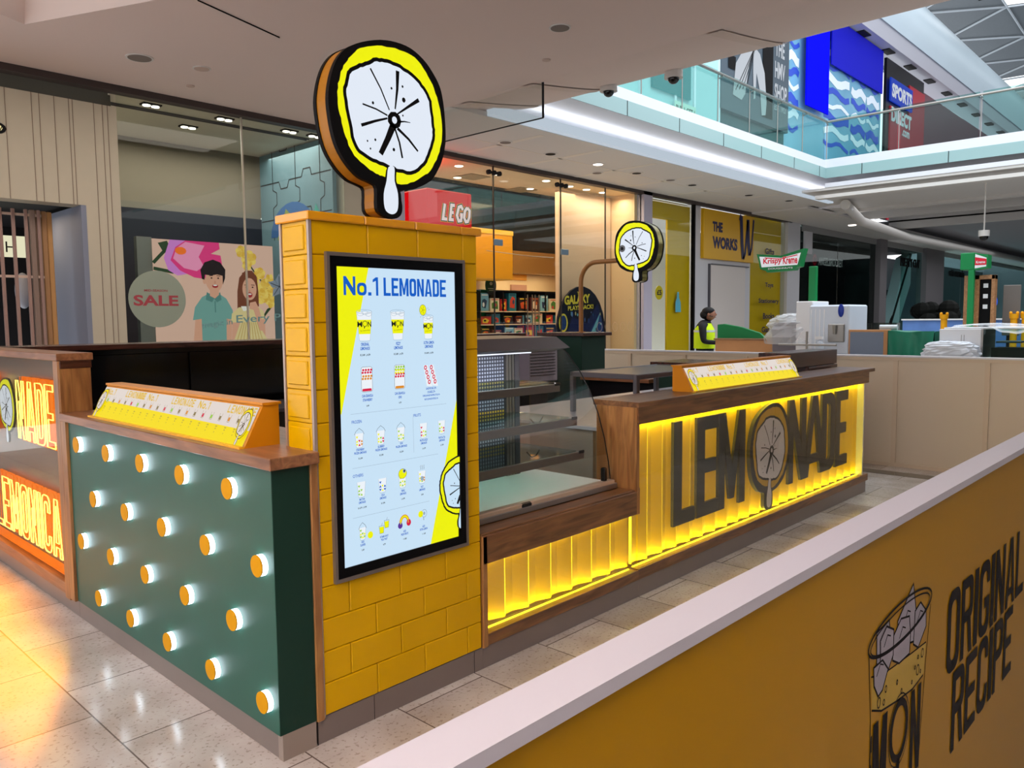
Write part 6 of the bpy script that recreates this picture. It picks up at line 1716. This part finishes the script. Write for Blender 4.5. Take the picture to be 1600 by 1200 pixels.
for q in range(14): g.ellipsoid((30 + random.uniform(-.3, .3), 6.0 + random.uniform(-.7, .7), 1.2 + random.uniform(0, .7)), (.3, .35, .3), mat('bush_dark', (22, 24, 22), .8), 8, 6)
g.build('foliage', t)
g = M(); g.box(29.6, 30.4, 5.3, 6.7, 0, 1.1, DARK); g.build('planter', t)
t = thing('security_camera', 'dome camera hanging under the bridge beside the far green sign', 'camera', (15, 1.1, 3.3))
g = M(); g.cyl((18.5, 1.88, 4.6), (18.5, 1.88, 3.45), .015, .015, CEILW, 8); g.build('rod', t)
g = M(); g.cyl((18.5, 1.88, 3.46), (18.5, 1.88, 3.33), .11, .11, CEILW, 14); g.build('housing', t, smooth=True)
g = M(); g.ellipsoid((18.5, 1.88, 3.32), (.09, .09, .09), BLACKG, 12, 8); g.build('dome', t, smooth=True)
b = M(); b.cyl((24.5, 6.9, 4.5), (24.5, 6.9, 4.48), .12, .12, E_DOWN, 14); b.build('downlight', label='single bright downlight in the soffit over the dark shops', cat='light')

# ================================================================ PERSON
PXc, PYc = 11.2, 4.6
t = thing('person', 'person standing with head bowed, in a hi-vis yellow vest and black clothes', 'person', (PXc, PYc, 0))
def skin_body():
    # local frame: f = facing (-y mostly, +x), s = side
    f = Vector((.35, -.94, 0)); sd = Vector((f.y, -f.x, 0))
    def P(a, b_, z): return tuple(Vector((PXc, PYc, 0)) + sd * a + f * b_ + Vector((0, 0, z)))
    J = [((0, 0, .93), .145), ((0, .0, 1.10), .13), ((0, -.01, 1.28), .15), ((0, -.01, 1.42), .10), ((0, .02, 1.50), .055), ((0, .05, 1.58), .075), ((0, .06, 1.64), .078),
         ((.19, -.01, 1.40), .062), ((.25, .02, 1.14), .05), ((.14, .24, 1.12), .036), ((.09, .30, 1.13), .03),
         ((-.19, -.01, 1.40), .062), ((-.25, .02, 1.14), .05), ((-.14, .24, 1.12), .036), ((-.09, .30, 1.13), .03),
         ((.10, 0, .86), .10), ((.11, .02, .50), .065), ((.11, 0, .10), .045), ((.11, .16, .04), .035),
         ((-.10, 0, .86), .10), ((-.11, .02, .50), .065), ((-.11, 0, .10), .045), ((-.11, .16, .04), .035)]
    E = [(0, 1), (1, 2), (2, 3), (3, 4), (4, 5), (5, 6), (3, 7), (7, 8), (8, 9), (9, 10), (3, 11), (11, 12), (12, 13), (13, 14), (0, 15), (15, 16), (16, 17), (17, 18), (0, 19), (19, 20), (20, 21), (21, 22)]
    me = bpy.data.meshes.new('body')
    me.from_pydata([P(*p) for p, r in J], E, [])
    o = bpy.data.objects.new('body', me); COL.objects.link(o)
    md = o.modifiers.new('skin', 'SKIN'); md.use_smooth_shade = True
    for i, (p, r) in enumerate(J):
        sv = me.skin_vertices[0].data[i]; sv.radius = (r, r); sv.use_root = (i == 0)
    md = o.modifiers.new('sub', 'SUBSURF'); md.levels = 2; md.render_levels = 2
    me.transform(Matrix.Translation((-PXc, -PYc, 0)))
    me.materials.append(mat('black_clothing', (20, 20, 24), .8))
    o.parent = t
    return P
P = skin_body()
SKN = mat('skin', (150, 104, 84), .55)
g = M(); c = P(0, .075, 1.605); g.ellipsoid(c, (.072, .082, .105), SKN, 18, 14)
c = P(0, .155, 1.60); g.ellipsoid(c, (.014, .018, .02), SKN, 8, 6)
for s in (-1, 1):
    c = P(s * .076, .06, 1.60); g.ellipsoid(c, (.014, .02, .03), SKN, 8, 6)
g.build('head', t, smooth=True)
g = M()
for s in (-1, 1):
    c = P(s * .03, .148, 1.625); g.ellipsoid(c, (.01, .008, .007), DARK, 8, 5)
c = P(0, .148, 1.555); g.ellipsoid(c, (.022, .010, .007), mat('lips', (130, 70, 64), .5), 8, 5)
g.build('face', t)
g = M(); c = P(0, .045, 1.655); g.ellipsoid(c, (.088, .098, .075), mat('hair_black', (14, 12, 14), .7), 18, 12); c = P(0, -.01, 1.60); g.ellipsoid(c, (.07, .07, .075), mat('hair_black', (14, 12, 14), .7), 14, 10); g.build('hair', t, smooth=True)
VEST = mat('hi_vis_vest', (206, 236, 20), .7); VEST.node_tree.nodes['Principled BSDF'].inputs['Roughness'].default_value = .8
f_ = Vector((.35, -.94, 0)); s_d = Vector((f_.y, -f_.x, 0))
def vest(u, v):
    a = u * 2 * math.pi; z = 1.02 + .43 * v
    rx = (.185 + .02 * math.sin(v * 3)) * (1 if v < .75 else 1 - (v - .75) * .9); ry = .155 * (1 if v < .7 else 1 - (v - .7) * 1.2)
    p = Vector((PXc, PYc, z)) + s_d * (rx * math.cos(a)) + f_ * (ry * math.sin(a) - .01)
    return tuple(p)
g = M(); g.grid(vest, 28, 10, VEST); g.build('vest', t, smooth=True)
g = M()
def band(u, v):
    a = u * 2 * math.pi
    return tuple(Vector((PXc, PYc, 1.30 + .035 * v)) + s_d * (.206 * math.cos(a)) + f_ * (.158 * math.sin(a) - .01))
g.grid(band, 28, 1, mat('reflective_band', (200, 206, 210), .4)); g.build('reflective_band', t)
for s in (-1, 1):
    g = M(); c0 = Vector(P(s * .09, .30, 1.13)); g.ellipsoid(tuple(c0), (.03, .035, .022), SKN, 10, 8)
    fv = (f_ * .8 + Vector((0, 0, -.25))).normalized()
    for k in range(4):
        st = c0 + s_d * ((k - 1.5) * .014) + fv * .02
        ln = (.055, .062, .058, .045)[k]
        g.tube([st, st + fv * ln * .5, st + fv * ln + Vector((0, 0, -.012))], .0075, SKN, 6)
    st = c0 - s_d * s * .028; g.tube([st, st + fv * .03 - s_d * s * .014, st + fv * .055 - s_d * s * .01], .009, SKN, 6)
    g.build('hand', t, smooth=True)
t.scale = (1.18, 1.18, 1.035)
